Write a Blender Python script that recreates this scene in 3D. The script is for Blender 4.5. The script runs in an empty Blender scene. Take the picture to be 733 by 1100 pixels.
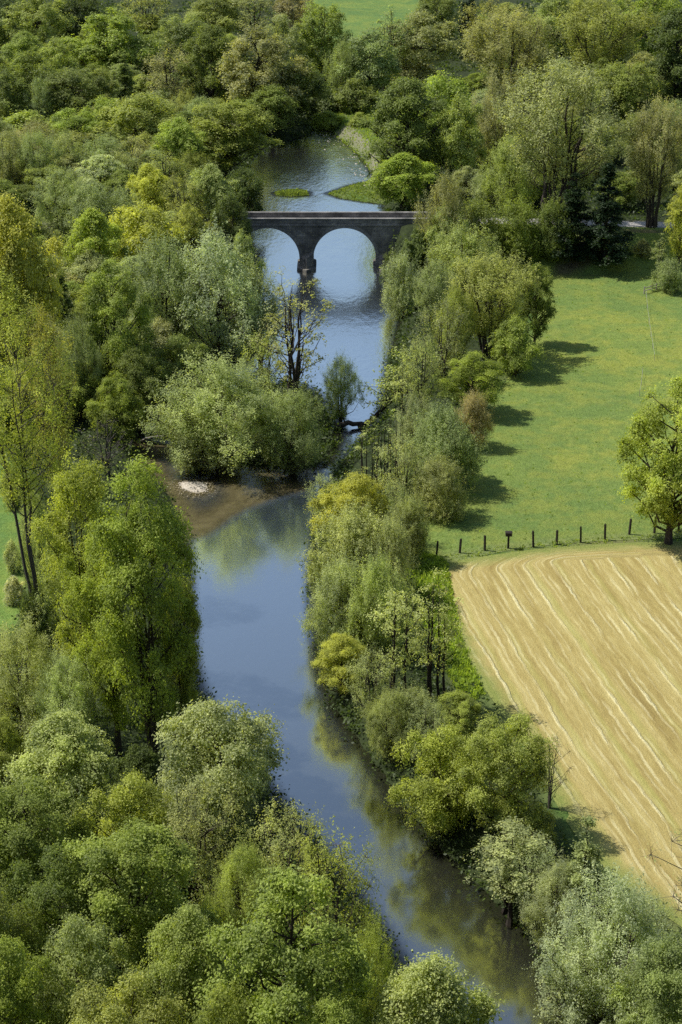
import bpy, math, random
import numpy as np
R = math.radians
PI = math.pi
scene = bpy.context.scene
C = scene.collection

# ------------------------------------------------------------------ camera
CAM_H, PITCH, FPX, IW, IH = 77.0, R(24.0), 1800.0, 733.0, 1100.0
CAM = np.array([0.0, 0.0, CAM_H])
FW = np.array([0.0, math.cos(PITCH), -math.sin(PITCH)])
UP = np.array([0.0, math.sin(PITCH), math.cos(PITCH)])
RT = np.array([1.0, 0.0, 0.0])
cam_d = bpy.data.cameras.new('camera')
cam_d.sensor_fit = 'VERTICAL'
cam_d.sensor_height = 36.0
cam_d.lens = 36.0 * FPX / IH
cam_d.clip_start = 1.0
cam_d.clip_end = 9000.0
cam = bpy.data.objects.new('camera', cam_d)
cam.location = CAM
cam.rotation_euler = (PI / 2 - PITCH, 0, 0)
C.objects.link(cam)
scene.camera = cam


def ray(px, py):
    d = FW + RT * ((px - IW / 2) / FPX) + UP * ((IH / 2 - py) / FPX)
    return d / np.linalg.norm(d)


def flat(px, py, z=0.0):
    d = ray(px, py)
    t = (z - CAM_H) / d[2]
    return CAM + d * t


def flats(pts, z=0.0):
    return np.array([flat(x, y, z)[:2] for x, y in pts])


# ------------------------------------------------------------------ 2D helpers
def seg_dist(x, y, poly, closed=True):
    n = len(poly)
    best = np.full(x.shape, 1e18)
    for i in range(n if closed else n - 1):
        ax, ay = poly[i]
        bx, by = poly[(i + 1) % n]
        dx, dy = bx - ax, by - ay
        t = np.clip(((x - ax) * dx + (y - ay) * dy) / (dx * dx + dy * dy + 1e-12), 0, 1)
        best = np.minimum(best, (x - ax - t * dx) ** 2 + (y - ay - t * dy) ** 2)
    return np.sqrt(best)


def inside(x, y, poly):
    n = len(poly)
    r = np.zeros(x.shape, bool)
    j = n - 1
    for i in range(n):
        xi, yi = poly[i]
        xj, yj = poly[j]
        if yi != yj:
            c = ((yi > y) != (yj > y)) & (x < (xj - xi) * (y - yi) / (yj - yi) + xi)
            r ^= c
        j = i
    return r


def sdist(x, y, poly):                       # > 0 inside
    d = seg_dist(x, y, poly)
    return np.where(inside(x, y, poly), d, -d)


def sstep(a, b, v):
    t = np.clip((v - a) / (b - a), 0, 1)
    return t * t * (3 - 2 * t)


def chaikin(p, n=2, closed=True):
    p = np.asarray(p, float)
    for _ in range(n):
        q = np.roll(p, -1, axis=0)
        o = np.empty((2 * len(p), 2))
        o[0::2] = .75 * p + .25 * q
        o[1::2] = .25 * p + .75 * q
        p = o
    return p


# ------------------------------------------------------------------ plan of the valley
RIVER = chaikin(flats([
    (282, 156), (262, 177), (250, 205), (246, 240), (240, 290), (256, 340), (280, 375), (232, 402), (172, 440), (138, 474),
    (146, 498), (176, 524), (194, 560), (197, 605), (195, 660), (203, 740), (250, 812), (312, 884), (376, 962),
    (425, 1040), (465, 1110), (500, 1200), (515, 1270), (660, 1270), (632, 1200), (612, 1110), (598, 1042), (560, 994), (510, 944),
    (456, 892), (428, 850), (384, 792), (352, 742), (346, 690), (340, 610), (346, 545), (368, 506), (402, 464),
    (417, 436), (420, 400), (428, 370), (436, 335), (415, 302), (414, 262), (418, 232), (404, 190), (387, 165),
    (364, 147), (352, 132), (334, 122), (326, 128), (336, 142), (318, 149)]), 2)
ISLAND = chaikin(flats([(192, 488), (214, 503), (250, 500), (290, 502), (338, 507), (354, 486), (360, 463), (350, 441),
                        (330, 418), (300, 412), (250, 428), (205, 455)]), 2)
SHALLOW = chaikin(flats([(130, 470), (200, 480), (260, 500), (350, 504), (338, 522), (295, 533), (252, 549), (224, 572),
                         (200, 580), (170, 560), (150, 510)]), 1)
BAR = flats([(192, 519), (205, 517), (222, 518), (223, 527), (212, 530), (197, 526)])
ISLET = flats([(296, 207), (315, 205), (330, 206), (331, 210), (312, 211), (298, 210)])
SPIT = flats([(352, 208), (375, 200), (410, 192), (425, 205), (420, 220), (392, 217), (366, 213)])
HAY = flats([(458, 614), (484, 603), (545, 595), (600, 589), (680, 584), (760, 581), (1000, 578), (1000, 1180), (800, 1040),
             (733, 992), (690, 962), (650, 930), (617, 893), (592, 850), (565, 800), (530, 750), (502, 712), (481, 670), (466, 640)], 2.2)
HAY = chaikin(HAY, 2)
MEADOW = chaikin(flats([(430, 590), (452, 560), (490, 520), (512, 470), (530, 430), (548, 400), (565, 370), (580, 320), (570, 290),
                        (620, 279), (690, 272), (760, 268), (1000, 262), (1000, 574), (760, 577), (680, 581), (600, 586), (540, 593), (480, 607), (450, 606)], 2.2), 2)
LEFTMEADOW = chaikin(flats([(-260, 462), (10, 478), (21, 530), (26, 600), (28, 640), (10, 690), (-260, 700)], 2.2), 2)
FARMEADOW = chaikin(flats([(335, 66), (325, -30), (480, -30), (455, 20), (425, 40), (392, 62)], 2.2), 2)
GLADE = flats([(330, 108), (405, 100), (420, 150), (406, 190), (385, 163), (350, 140)], 1.0)
VERGE = flats([(430, 585), (480, 604), (486, 640), (500, 700), (520, 745), (500, 760), (470, 700), (440, 640)], 2.0)
DRY = flats([(655, 250), (715, 244), (712, 262), (700, 292), (688, 300), (684, 275)], 4.0)
GRAVEL = flats([(352, 141), (372, 148), (396, 170), (402, 188), (408, 186), (398, 163), (378, 143)], 0.3)

BR = flat(329.5, 290)                        # foot of the middle pier, front face
BR_Y0 = BR[1]                                # front face of the bridge
BR_W = 4.6
DECK = 8.1
bx = lambda px: flat(px, 290)[0]
AB_L, AB_R = bx(255) - 2.2, bx(404) + 2.2    # faces of the abutments (outer side)
ROADY = BR_Y0 + BR_W / 2


def h(x, y):
    """height of the ground (the river bed lies under 0)"""
    x = np.asarray(x, float)
    y = np.asarray(y, float)
    z = 2.0 + .25 * np.sin(x * .045 + 1) * np.cos(y * .038) + .15 * np.sin(x * .11 + y * .07)
    near = (y > 20) & (y < 640) & (np.abs(x) < 140)
    sd = np.full(x.shape, -60.0)
    if near.any():
        sd[near] = sdist(x[near], y[near], RIVER)
    # far hills, the hill with the viewpoint, valley sides
    z = z + 95 * sstep(640, 1500, y) + 45 * sstep(150, 600, np.abs(x - 20)) * sstep(100, 300, y)
    z = z + 73.0 * np.clip(1 - np.clip(y, 0, 99) / 56.0, 0, 1) ** 1.15 * np.where(y < 56, 1, 0)
    # embankment of the road
    de = np.abs(y - ROADY)
    lev = DECK - 1.2 * sstep(10, 75, np.abs(x - 5)) - .3
    emb = lev - np.clip(de - 3.2, 0, 99) * .62
    onland = sstep(AB_R - .4, AB_R + .4, x) + (1 - sstep(AB_L - .4, AB_L + .4, x))
    z = np.maximum(z, np.where(onland > .5, emb, -9))
    # the river
    bed = -1.6 * sstep(0, 3.0, sd)
    bank = z * sstep(0, 2.8, -sd) ** .8
    z = np.where(sd > 0, bed - .02, bank + .02)
    if near.any():
        xn, yn, zn = x[near], y[near], z[near]
        si = sdist(xn, yn, ISLAND)
        zn = np.where(sd[near] > 0, np.maximum(zn, np.where(si > 0, 1.0 * sstep(0, 5, si) + .03, -1.6 * sstep(0, 4, -si) - .02)), zn)
        ss = sdist(xn, yn, SHALLOW)
        sh = -.16 - .30 * (.5 + .5 * np.sin(xn * .5 + yn * .23)) * sstep(0, 6, ss) - 1.5 * (1 - sstep(-3.0, 0.5, ss))
        zn = np.where(sd[near] > 0, np.maximum(zn, sh), zn)
        for p, top, wd in ((BAR, .16, 1.0), (ISLET, .45, 1.0), (SPIT, .5, 2.0)):
            s2 = sdist(xn, yn, p)
            zn = np.where(sd[near] > 0, np.maximum(zn, np.where(s2 > 0, .02 + top * sstep(0, wd, s2), -.02 - 1.4 * sstep(0, 3, -s2))), zn)
        z[near] = zn
    return z


def h1(x, y):
    return float(h(np.array([x]), np.array([y]))[0])


def at(px, py):
    """where the line of sight through a spot of the photograph meets the ground (water level in the river)"""
    d = ray(px, py)
    t0 = (70 - CAM_H) / d[2]
    t1 = (-.01 - CAM_H) / d[2]
    ts = np.linspace(max(t0, 20), t1, 700)
    P = CAM[None] + d[None] * ts[:, None]
    g = np.maximum(h(P[:, 0], P[:, 1]), 0)
    under = P[:, 2] <= g
    i = int(np.argmax(under)) if under.any() else len(ts) - 1
    p = P[i]
    return np.array([p[0], p[1], max(h1(p[0], p[1]), -.1)])


# ------------------------------------------------------------------ materials
def new_mat(name):
    m = bpy.data.materials.new(name)
    m.use_nodes = True
    nt = m.node_tree
    nt.nodes.clear()
    return m, nt, nt.nodes, nt.links


class NB:
    def __init__(s, name):
        s.m, s.nt, s.n, s.l = new_mat(name)
        s.out = s.n.new('ShaderNodeOutputMaterial')

    def node(s, t, **kw):
        n = s.n.new(t)
        for k, v in kw.items():
            if k in n.inputs:
                n.inputs[k].default_value = v
            else:
                setattr(n, k, v)
        return n

    def link(s, a, b):
        s.l.new(a, b)

    def noise(s, scale, detail=4, rough=.6, vec=None, dim='3D'):
        n = s.node('ShaderNodeTexNoise')
        n.inputs['Scale'].default_value = scale
        n.inputs['Detail'].default_value = detail
        n.inputs['Roughness'].default_value = rough
        if vec is not None:
            s.link(vec, n.inputs['Vector'])
        return n.outputs['Fac']

    def ramp(s, fac, stops, interp='LINEAR'):
        n = s.node('ShaderNodeValToRGB')
        cr = n.color_ramp
        cr.interpolation = interp
        while len(cr.elements) < len(stops):
            cr.elements.new(.5)
        for e, (p, c) in zip(cr.elements, stops):
            e.position = p
            e.color = (c[0], c[1], c[2], 1) if not isinstance(c, (int, float)) else (c, c, c, 1)
        s.link(fac, n.inputs['Fac'])
        return n.outputs['Color']

    def mix(s, fac, a, b, mode='MIX'):
        n = s.node('ShaderNodeMix', data_type='RGBA', blend_type=mode)
        for v, i in ((fac, 0), (a, 6), (b, 7)):
            if isinstance(v, (int, float)):
                n.inputs[i].default_value = v
            elif isinstance(v, tuple):
                n.inputs[i].default_value = (*v, 1)
            else:
                s.link(v, n.inputs[i])
        return n.outputs[2]

    def math(s, op, a, b=0.0, c=0.0, clamp=False):
        n = s.node('ShaderNodeMath', operation=op, use_clamp=clamp)
        for v, i in ((a, 0), (b, 1), (c, 2)):
            if isinstance(v, (int, float)):
                n.inputs[i].default_value = v
            else:
                s.link(v, n.inputs[i])
        return n.outputs[0]

    def maprange(s, v, a, b, c=0.0, d=1.0):
        n = s.node('ShaderNodeMapRange')
        s.link(v, n.inputs[0])
        for i, q in ((1, a), (2, b), (3, c), (4, d)):
            n.inputs[i].default_value = q
        return n.outputs[0]

    def attr(s, name, what='Fac'):
        n = s.node('ShaderNodeAttribute', attribute_name=name)
        return n.outputs[what]

    def bump(s, height, strength=.5, dist=.1):
        n = s.node('ShaderNodeBump')
        n.inputs['Strength'].default_value = strength
        n.inputs['Distance'].default_value = dist
        s.link(height, n.inputs['Height'])
        return n.outputs['Normal']

    def principled(s, col, rough=.9, normal=None, spec=.2):
        n = s.node('ShaderNodeBsdfPrincipled')
        if isinstance(col, tuple):
            n.inputs['Base Color'].default_value = (*col, 1)
        else:
            s.link(col, n.inputs['Base Color'])
        if isinstance(rough, (int, float)):
            n.inputs['Roughness'].default_value = rough
        else:
            s.link(rough, n.inputs['Roughness'])
        n.inputs['Specular IOR Level'].default_value = spec
        if normal is not None:
            s.link(normal, n.inputs['Normal'])
        return n

    def surface(s, sh):
        s.link(sh, s.out.inputs['Surface'])
        return s.m

    def pos(s):
        return s.node('ShaderNodeNewGeometry').outputs['Position']


def mat_leaf():
    b = NB('foliage')
    oi = b.node('ShaderNodeObjectInfo')
    tone = b.attr('tone')
    dark = b.mix(1.0, oi.outputs['Color'], (.42, .46, .42), 'MULTIPLY')
    lite = b.mix(1.0, oi.outputs['Color'], (1.50, 1.46, 1.10), 'MULTIPLY')
    col = b.mix(tone, dark, lite)
    p = b.principled(col, .48, spec=.30)
    tr = b.node('ShaderNodeBsdfTranslucent')
    tc = b.mix(1.0, col, (1.50, 1.48, .55), 'MULTIPLY')
    b.link(tc, tr.inputs['Color'])
    mx = b.node('ShaderNodeMixShader')
    mx.inputs[0].default_value = .47
    b.link(p.outputs[0], mx.inputs[1])
    b.link(tr.outputs[0], mx.inputs[2])
    return b.surface(mx.outputs[0])


def mat_bark():
    b = NB('bark')
    oi = b.node('ShaderNodeObjectInfo')
    n = b.noise(3.0, 5)
    k = b.ramp(n, [(.3, .45), (.7, 1.35)])
    col = b.mix(1.0, oi.outputs['Color'], k, 'MULTIPLY')
    return b.surface(b.principled(col, .9, b.bump(n, .6, .05)).outputs[0])


def mat_ground():
    b = NB('ground_soil_and_grass')
    P = b.pos()
    n1 = b.noise(.09, 5, .6, P)
    n2 = b.noise(1.3, 5, .7, P)
    n3 = b.noise(6.0, 3, .6, P)
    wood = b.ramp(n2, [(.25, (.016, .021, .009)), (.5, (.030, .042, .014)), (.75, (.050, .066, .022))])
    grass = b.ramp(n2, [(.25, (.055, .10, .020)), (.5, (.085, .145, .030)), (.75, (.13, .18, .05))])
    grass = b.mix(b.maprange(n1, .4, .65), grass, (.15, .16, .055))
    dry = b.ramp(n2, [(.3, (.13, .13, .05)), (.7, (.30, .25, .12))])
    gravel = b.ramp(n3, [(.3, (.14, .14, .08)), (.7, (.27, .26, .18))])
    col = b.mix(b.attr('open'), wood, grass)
    col = b.mix(b.attr('dry'), col, dry)
    col = b.mix(b.attr('gravel'), col, gravel)
    # the bed of the river: sand where it is shallow, dark mud where it is deep
    sx = b.node('ShaderNodeSeparateXYZ')
    b.link(P, sx.inputs[0])
    sandy = b.attr('sand')
    sand = b.ramp(b.noise(.7, 5, .65, P), [(.3, (.120, .105, .066)), (.7, (.225, .200, .135))])
    deep = b.maprange(sx.outputs['Z'], -.95, -.2)
    bedc = b.mix(b.math('MULTIPLY', deep, sandy), (.022, .026, .018), sand)
    col = b.mix(b.maprange(sx.outputs['Z'], -.03, .03), bedc, col)
    nor = b.bump(b.math('ADD', n2, b.math('MULTIPLY', n3, .5)), .7, .25)
    return b.surface(b.principled(col, .95, nor).outputs[0])


def mat_meadow(tint=(1, 1, 1)):
    b = NB('meadow_grass')
    P = b.pos()
    n0 = b.noise(.035, 4, .6, P)
    n1 = b.noise(.22, 5, .65, P)
    n2 = b.noise(1.7, 5, .75, P)
    n3 = b.noise(5.5, 3, .7, P)
    fine = b.math('ADD', b.math('MULTIPLY', n2, .55), b.math('MULTIPLY', n3, .45))
    col = b.ramp(fine, [(.30, (.108, .158, .032)), (.47, (.190, .262, .054)), (.60, (.250, .318, .080)), (.74, (.35, .385, .15))])
    col = b.mix(b.maprange(n1, .44, .58, 0, .85), col, b.mix(1.0, col, (1.42, 1.16, 1.0), 'MULTIPLY'))
    col = b.mix(b.maprange(n0, .44, .56, 0, .8), col, b.mix(1.0, col, (.74, .84, .95), 'MULTIPLY'))
    # dark tufts and rough patches
    t = b.noise(.85, 6, .8, P)
    col = b.mix(b.maprange(t, .51, .62, 0, .42), col, (.065, .115, .030))
    col = b.mix(b.attr('earth'), col, b.ramp(fine, [(.35, (.05, .045, .03)), (.6, (.19, .15, .09))]))
    col = b.mix(b.attr('pale'), col, b.ramp(fine, [(.35, (.09, .13, .035)), (.6, (.27, .30, .12))]))
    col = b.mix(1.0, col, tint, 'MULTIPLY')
    nor = b.bump(b.math('ADD', fine, b.math('MULTIPLY', t, .8)), .9, .35)
    return b.surface(b.principled(col, .9, nor, .15).outputs[0])


def mat_hay():
    b = NB('mown_hay')
    P = b.pos()
    u = b.attr('rows')
    along = b.attr('along')
    cb = b.node('ShaderNodeCombineXYZ')
    wob = b.math('MULTIPLY', b.math('SUBTRACT', b.noise(.12, 4, .55, P), .5), 1.5)
    wob2 = b.math('MULTIPLY', b.math('SUBTRACT', b.noise(.9, 3, .6, P), .5), .42)
    u2 = b.math('ADD', b.math('ADD', u, wob), wob2)
    b.link(u2, cb.inputs[0])
    b.link(b.math('MULTIPLY', along, .10), cb.inputs[1])
    V = cb.outputs[0]
    # streaks drawn out along the rows
    s1 = b.noise(.9, 3, .55, V)
    s2 = b.noise(3.2, 3, .6, V)
    cb3 = b.node('ShaderNodeCombineXYZ')
    b.link(u2, cb3.inputs[0])
    b.link(b.math('MULTIPLY', along, .35), cb3.inputs[1])
    s3 = b.noise(2.2, 5, .75, cb3.outputs[0])
    fine = b.noise(7.0, 4, .75, P)
    base = b.ramp(b.math('ADD', b.math('ADD', b.math('MULTIPLY', s1, .55), b.math('MULTIPLY', s3, .45)), b.math('MULTIPLY', b.math('SUBTRACT', b.noise(.30, 3, .6, V), .5), .55)),
                  [(.30, (.265, .200, .066)), (.47, (.356, .284, .098)), (.60, (.43, .356, .137)), (.76, (.52, .445, .190))])
    # windrow lines: thin pale lines at the edge of each pass
    col = base
    for per, ph_, wid, amt, sd_ in ((2.05, .0, .12, .50, .0), (2.05, .75, .09, .34, 7.0), (4.1, 1.6, .12, .85, 13.0)):
        ua = b.math('ADD', u2, ph_)
        fr = b.math('FRACT', b.math('DIVIDE', ua, per))
        tri = b.math('MULTIPLY', b.math('ABSOLUTE', b.math('SUBTRACT', fr, .5)), per)
        cbx = b.node('ShaderNodeCombineXYZ')
        b.link(b.math('MULTIPLY', ua, .9), cbx.inputs[0])
        b.link(b.math('MULTIPLY', along, .16), cbx.inputs[1])
        cbx.inputs[2].default_value = sd_
        brk = b.maprange(b.noise(1.0, 4, .65, cbx.outputs[0]), .44, .62, .0, 1)
        ln = b.math('MULTIPLY', b.maprange(tri, wid, wid * 2.2, 1, 0), brk)
        ln = b.math('MULTIPLY', ln, b.maprange(fine, .25, .55, .5, 1))
        col = b.mix(b.math('MULTIPLY', ln, amt, clamp=True), col, (.75, .69, .39))
        line = ln
    fr2 = b.math('FRACT', b.math('DIVIDE', b.math('ADD', u2, .9), 4.1))
    tri2 = b.math('ABSOLUTE', b.math('SUBTRACT', fr2, .5))
    grn = b.math('MULTIPLY', b.maprange(tri2, .08, .18, 1, 0), b.maprange(b.noise(.22, 4, .6, V), .44, .62))
    col = b.mix(b.math('MULTIPLY', grn, .6), col, (.34, .33, .09))
    col = b.mix(b.maprange(fine, .3, .75, 0, .45), col, b.mix(1.0, col, (1.40, 1.38, 1.36), 'MULTIPLY'))
    edge = b.math('ADD', b.attr('edge'), b.math('MULTIPLY', b.math('SUBTRACT', b.noise(.5, 5, .7, P), .5), .9))
    col = b.mix(b.maprange(edge, .15, .75, .9, 0), col, b.ramp(fine, [(.35, (.12, .18, .035)), (.6, (.27, .30, .08))]))
    nor = b.bump(b.math('ADD', b.math('ADD', line, s3), fine), .8, .14)
    return b.surface(b.principled(col, .9, nor, .12).outputs[0])


def mat_water():
    b = NB('river_water')
    P = b.pos()
    mp = b.node('ShaderNodeMapping')
    mp.inputs['Scale'].default_value = (1.0, .42, 1)
    b.link(P, mp.inputs['Vector'])
    sx = b.node('ShaderNodeSeparateXYZ')
    b.link(P, sx.inputs[0])
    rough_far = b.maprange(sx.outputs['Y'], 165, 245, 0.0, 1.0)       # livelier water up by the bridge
    patch = b.maprange(b.noise(.05, 3, .6, mp.outputs[0]), .38, .62)
    w1 = b.noise(1.5, 4, .6, mp.outputs[0])
    w2 = b.noise(.28, 3, .55, mp.outputs[0])
    hgt = b.math('ADD', b.math('MULTIPLY', w1, .35), b.math('MULTIPLY', w2, .8))
    bm = b.node('ShaderNodeBump')
    b.link(hgt, bm.inputs['Height'])
    bm.inputs['Distance'].default_value = .16
    amp = b.math('ADD', b.math('MULTIPLY', patch, .10), b.math('ADD', .11, b.math('MULTIPLY', rough_far, b.math('ADD', .42, b.math('MULTIPLY', patch, .75)))))
    b.link(amp, bm.inputs['Strength'])
    gl = b.node('ShaderNodeBsdfGlossy')
    gl.inputs['Color'].default_value = (1.0, 1.0, .94, 1)
    b.link(b.maprange(sx.outputs['Y'], 150, 260, .11, .16), gl.inputs['Roughness'])
    b.link(bm.outputs[0], gl.inputs['Normal'])
    dep = b.attr('depth')
    df = b.node('ShaderNodeBsdfDiffuse')
    b.link(b.mix(b.maprange(sx.outputs['Y'], 112, 158), (.060, .062, .044), (.150, .200, .280)), df.inputs['Color'])  # near end: brown murk, with dark bank-tree reflections painted into the body colour
    tp = b.node('ShaderNodeBsdfTransparent')
    tp.inputs['Color'].default_value = (.86, .84, .72, 1)
    body = b.node('ShaderNodeMixShader')
    b.link(b.math('MULTIPLY', dep, .50), body.inputs[0])
    b.link(tp.outputs[0], body.inputs[1])
    b.link(df.outputs[0], body.inputs[2])
    fr = b.node('ShaderNodeFresnel')
    fr.inputs['IOR'].default_value = 1.7
    b.link(bm.outputs[0], fr.inputs['Normal'])
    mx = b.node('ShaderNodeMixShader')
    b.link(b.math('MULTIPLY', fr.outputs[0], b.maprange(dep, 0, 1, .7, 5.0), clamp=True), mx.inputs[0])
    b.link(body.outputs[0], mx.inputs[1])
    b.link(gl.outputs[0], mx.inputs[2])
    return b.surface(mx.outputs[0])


def mat_stone(name, c0, c1, course=True):
    b = NB(name)
    P = b.pos()
    n = b.noise(.8, 6, .7, P)
    n2 = b.noise(5, 4, .7, P)
    col = b.ramp(b.math('ADD', b.math('MULTIPLY', n, .6), b.math('MULTIPLY', n2, .4)), [(.32, c0), (.66, c1)])
    col = b.mix(1.0, col, b.ramp(b.noise(.35, 5, .7, P), [(.35, (.50, .50, .46)), (.62, (1.25, 1.22, 1.15))]), 'MULTIPLY')
    hgt = n2
    if course:
        mp = b.node('ShaderNodeMapping')
        mp.inputs['Rotation'].default_value = (PI / 2, 0, 0)
        b.link(P, mp.inputs['Vector'])
        br = b.node('ShaderNodeTexBrick')
        br.inputs['Scale'].default_value = 1.0
        br.inputs['Brick Width'].default_value = .85
        br.inputs['Row Height'].default_value = .38
        br.inputs['Mortar Size'].default_value = .02
        br.inputs['Color1'].default_value = (.75, .75, .75, 1)
        br.inputs['Color2'].default_value = (1.15, 1.12, 1.08, 1)
        br.inputs['Mortar'].default_value = (.6, .58, .55, 1)
        b.link(mp.outputs[0], br.inputs['Vector'])
        col = b.mix(1.0, col, br.outputs['Color'], 'MULTIPLY')
    return b.surface(b.principled(col, .9, b.bump(hgt, .7, .06)).outputs[0])


def mat_plain(name, c0, c1, scale=4.0, rough=.85):
    b = NB(name)
    n = b.noise(scale, 5, .65, b.pos())
    return b.surface(b.principled(b.ramp(n, [(.3, c0), (.7, c1)]), rough, b.bump(n, .5, .03)).outputs[0])


M_LEAF, M_BARK, M_GROUND, M_MEADOW, M_HAY, M_WATER = mat_leaf(), mat_bark(), mat_ground(), mat_meadow(), mat_hay(), mat_water()
M_STONE = mat_stone('grey_masonry', (.155, .150, .145), (.33, .318, .30))
M_COPING = mat_stone('coping_stone', (.20, .195, .19), (.36, .345, .33), False)
M_ROAD = mat_plain('worn_tarmac', (.14, .12, .115), (.22, .195, .185), 1.5)
M_TRACK = mat_plain('gravel_track', (.30, .28, .25), (.46, .43, .39), 1.5)
M_POST = mat_plain('dark_timber', (.020, .017, .014), (.055, .045, .035), 6)
M_DRIFT = mat_plain('bleached_wood', (.22, .19, .16), (.45, .41, .36), 3)
M_DARKWOOD = mat_plain('wet_dark_wood', (.03, .024, .02), (.07, .06, .05), 3)
M_ROCK = mat_plain('pale_rock', (.34, .32, .29), (.6, .58, .54), 2)
M_SANDBAR = mat_plain('dry_sand', (.33, .28, .21), (.60, .54, .45), 4.0)
M_TAPE = mat_plain('white_tape', (.30, .30, .26), (.5, .5, .45), 3)


# ------------------------------------------------------------------ mesh helpers
def mesh_np(name, V, F, mat, attrs=None, smooth=False):
    """V (n,3); F list of index arrays (m,k)"""
    me = bpy.data.meshes.new(name)
    V = np.asarray(V, np.float32)
    if not isinstance(F, list):
        F = [F]
    F = [np.asarray(f, np.int32) for f in F if len(f)]
    me.vertices.add(len(V))
    me.vertices.foreach_set('co', V.ravel())
    nl = sum(f.size for f in F)
    npoly = sum(len(f) for f in F)
    me.loops.add(nl)
    me.polygons.add(npoly)
    me.loops.foreach_set('vertex_index', np.concatenate([f.ravel() for f in F]) if F else [])
    tot = np.concatenate([np.full(len(f), f.shape[1], np.int32) for f in F])
    st = np.concatenate([[0], np.cumsum(tot)[:-1]]).astype(np.int32)
    me.polygons.foreach_set('loop_start', st)
    me.polygons.foreach_set('use_smooth', np.full(npoly, smooth, bool))
    for k, (dom, arr) in (attrs or {}).items():
        a = me.attributes.new(k, 'FLOAT', dom)
        a.data.foreach_set('value', np.asarray(arr, np.float32))
    me.materials.append(mat)
    me.update(calc_edges=True)
    me.validate()
    return me


def link(name, me, parent=None):
    o = bpy.data.objects.new(name, me)
    C.objects.link(o)
    if parent is not None:
        o.parent = parent
    return o


def tag(o, label=None, cat=None, group=None, kind=None):
    for k, v in (('label', label), ('category', cat), ('group', group), ('kind', kind)):
        if v:
            o[k] = v
    return o


def empty(name, loc, rz=0.0, scale=(1, 1, 1)):
    o = bpy.data.objects.new(name, None)
    o.empty_display_size = .5
    o.location = loc
    o.rotation_euler = (0, 0, rz)
    o.scale = scale
    C.objects.link(o)
    return o


class Geo:
    """collects tubes, boxes and prisms into one mesh"""

    def __init__(s):
        s.V, s.Q, s.T, s.n = [], [], [], 0

    def add(s, V, Q=(), T=()):
        V = np.asarray(V, float)
        if len(Q):
            s.Q.append(np.asarray(Q) + s.n)
        if len(T):
            s.T.append(np.asarray(T) + s.n)
        s.V.append(V)
        s.n += len(V)

    def tube(s, pts, rad, k=5):
        pts = np.asarray(pts, float)
        m = len(pts)
        rad = np.broadcast_to(np.asarray(rad, float), (m,))
        tan = np.gradient(pts, axis=0)
        tan /= np.linalg.norm(tan, axis=1, keepdims=True) + 1e-9
        ref = np.array([1.0, 0, 0]) if abs(tan[:, 0]).mean() < .8 else np.array([0, 1.0, 0])
        a = np.cross(tan, ref)
        a /= np.linalg.norm(a, axis=1, keepdims=True) + 1e-9
        b = np.cross(tan, a)
        th = np.arange(k) * 2 * PI / k
        ring = pts[:, None] + rad[:, None, None] * (a[:, None] * np.cos(th)[None, :, None] + b[:, None] * np.sin(th)[None, :, None])
        V = ring.reshape(-1, 3)
        i = np.arange(m - 1)[:, None] * k
        j = np.arange(k)[None]
        j2 = (j + 1) % k
        Q = np.stack([i + j, i + j2, i + k + j2, i + k + j], -1).reshape(-1, 4)
        V = np.vstack([V, pts[-1:], pts[:1]])
        e = (m - 1) * k
        T = [(e + q, e + (q + 1) % k, m * k) for q in range(k)] + [((q + 1) % k, q, m * k + 1) for q in range(k)]
        s.add(V, Q, T)

    def box(s, x0, x1, y0, y1, z0, z1, taper=0.0):
        cx, cy = (x0 + x1) / 2, (y0 + y1) / 2
        t = 1 - taper
        V = [(x0, y0, z0), (x1, y0, z0), (x1, y1, z0), (x0, y1, z0)]
        V += [(cx + (x - cx) * t, cy + (y - cy) * t, z1) for x, y, _ in V]
        s.add(V, [(0, 3, 2, 1), (4, 5, 6, 7), (0, 1, 5, 4), (1, 2, 6, 5), (2, 3, 7, 6), (3, 0, 4, 7)])

    def mesh(s, name, mat, smooth=False, attrs=None):
        F = []
        if s.Q:
            F.append(np.vstack(s.Q))
        if s.T:
            F.append(np.vstack(s.T))
        return mesh_np(name, np.vstack(s.V), F, mat, attrs, smooth)


# ------------------------------------------------------------------ trees
def prof(tab):
    t = [a for a, _ in tab]
    r = [b for _, b in tab]
    return lambda z: np.interp(z, t, r)


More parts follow.
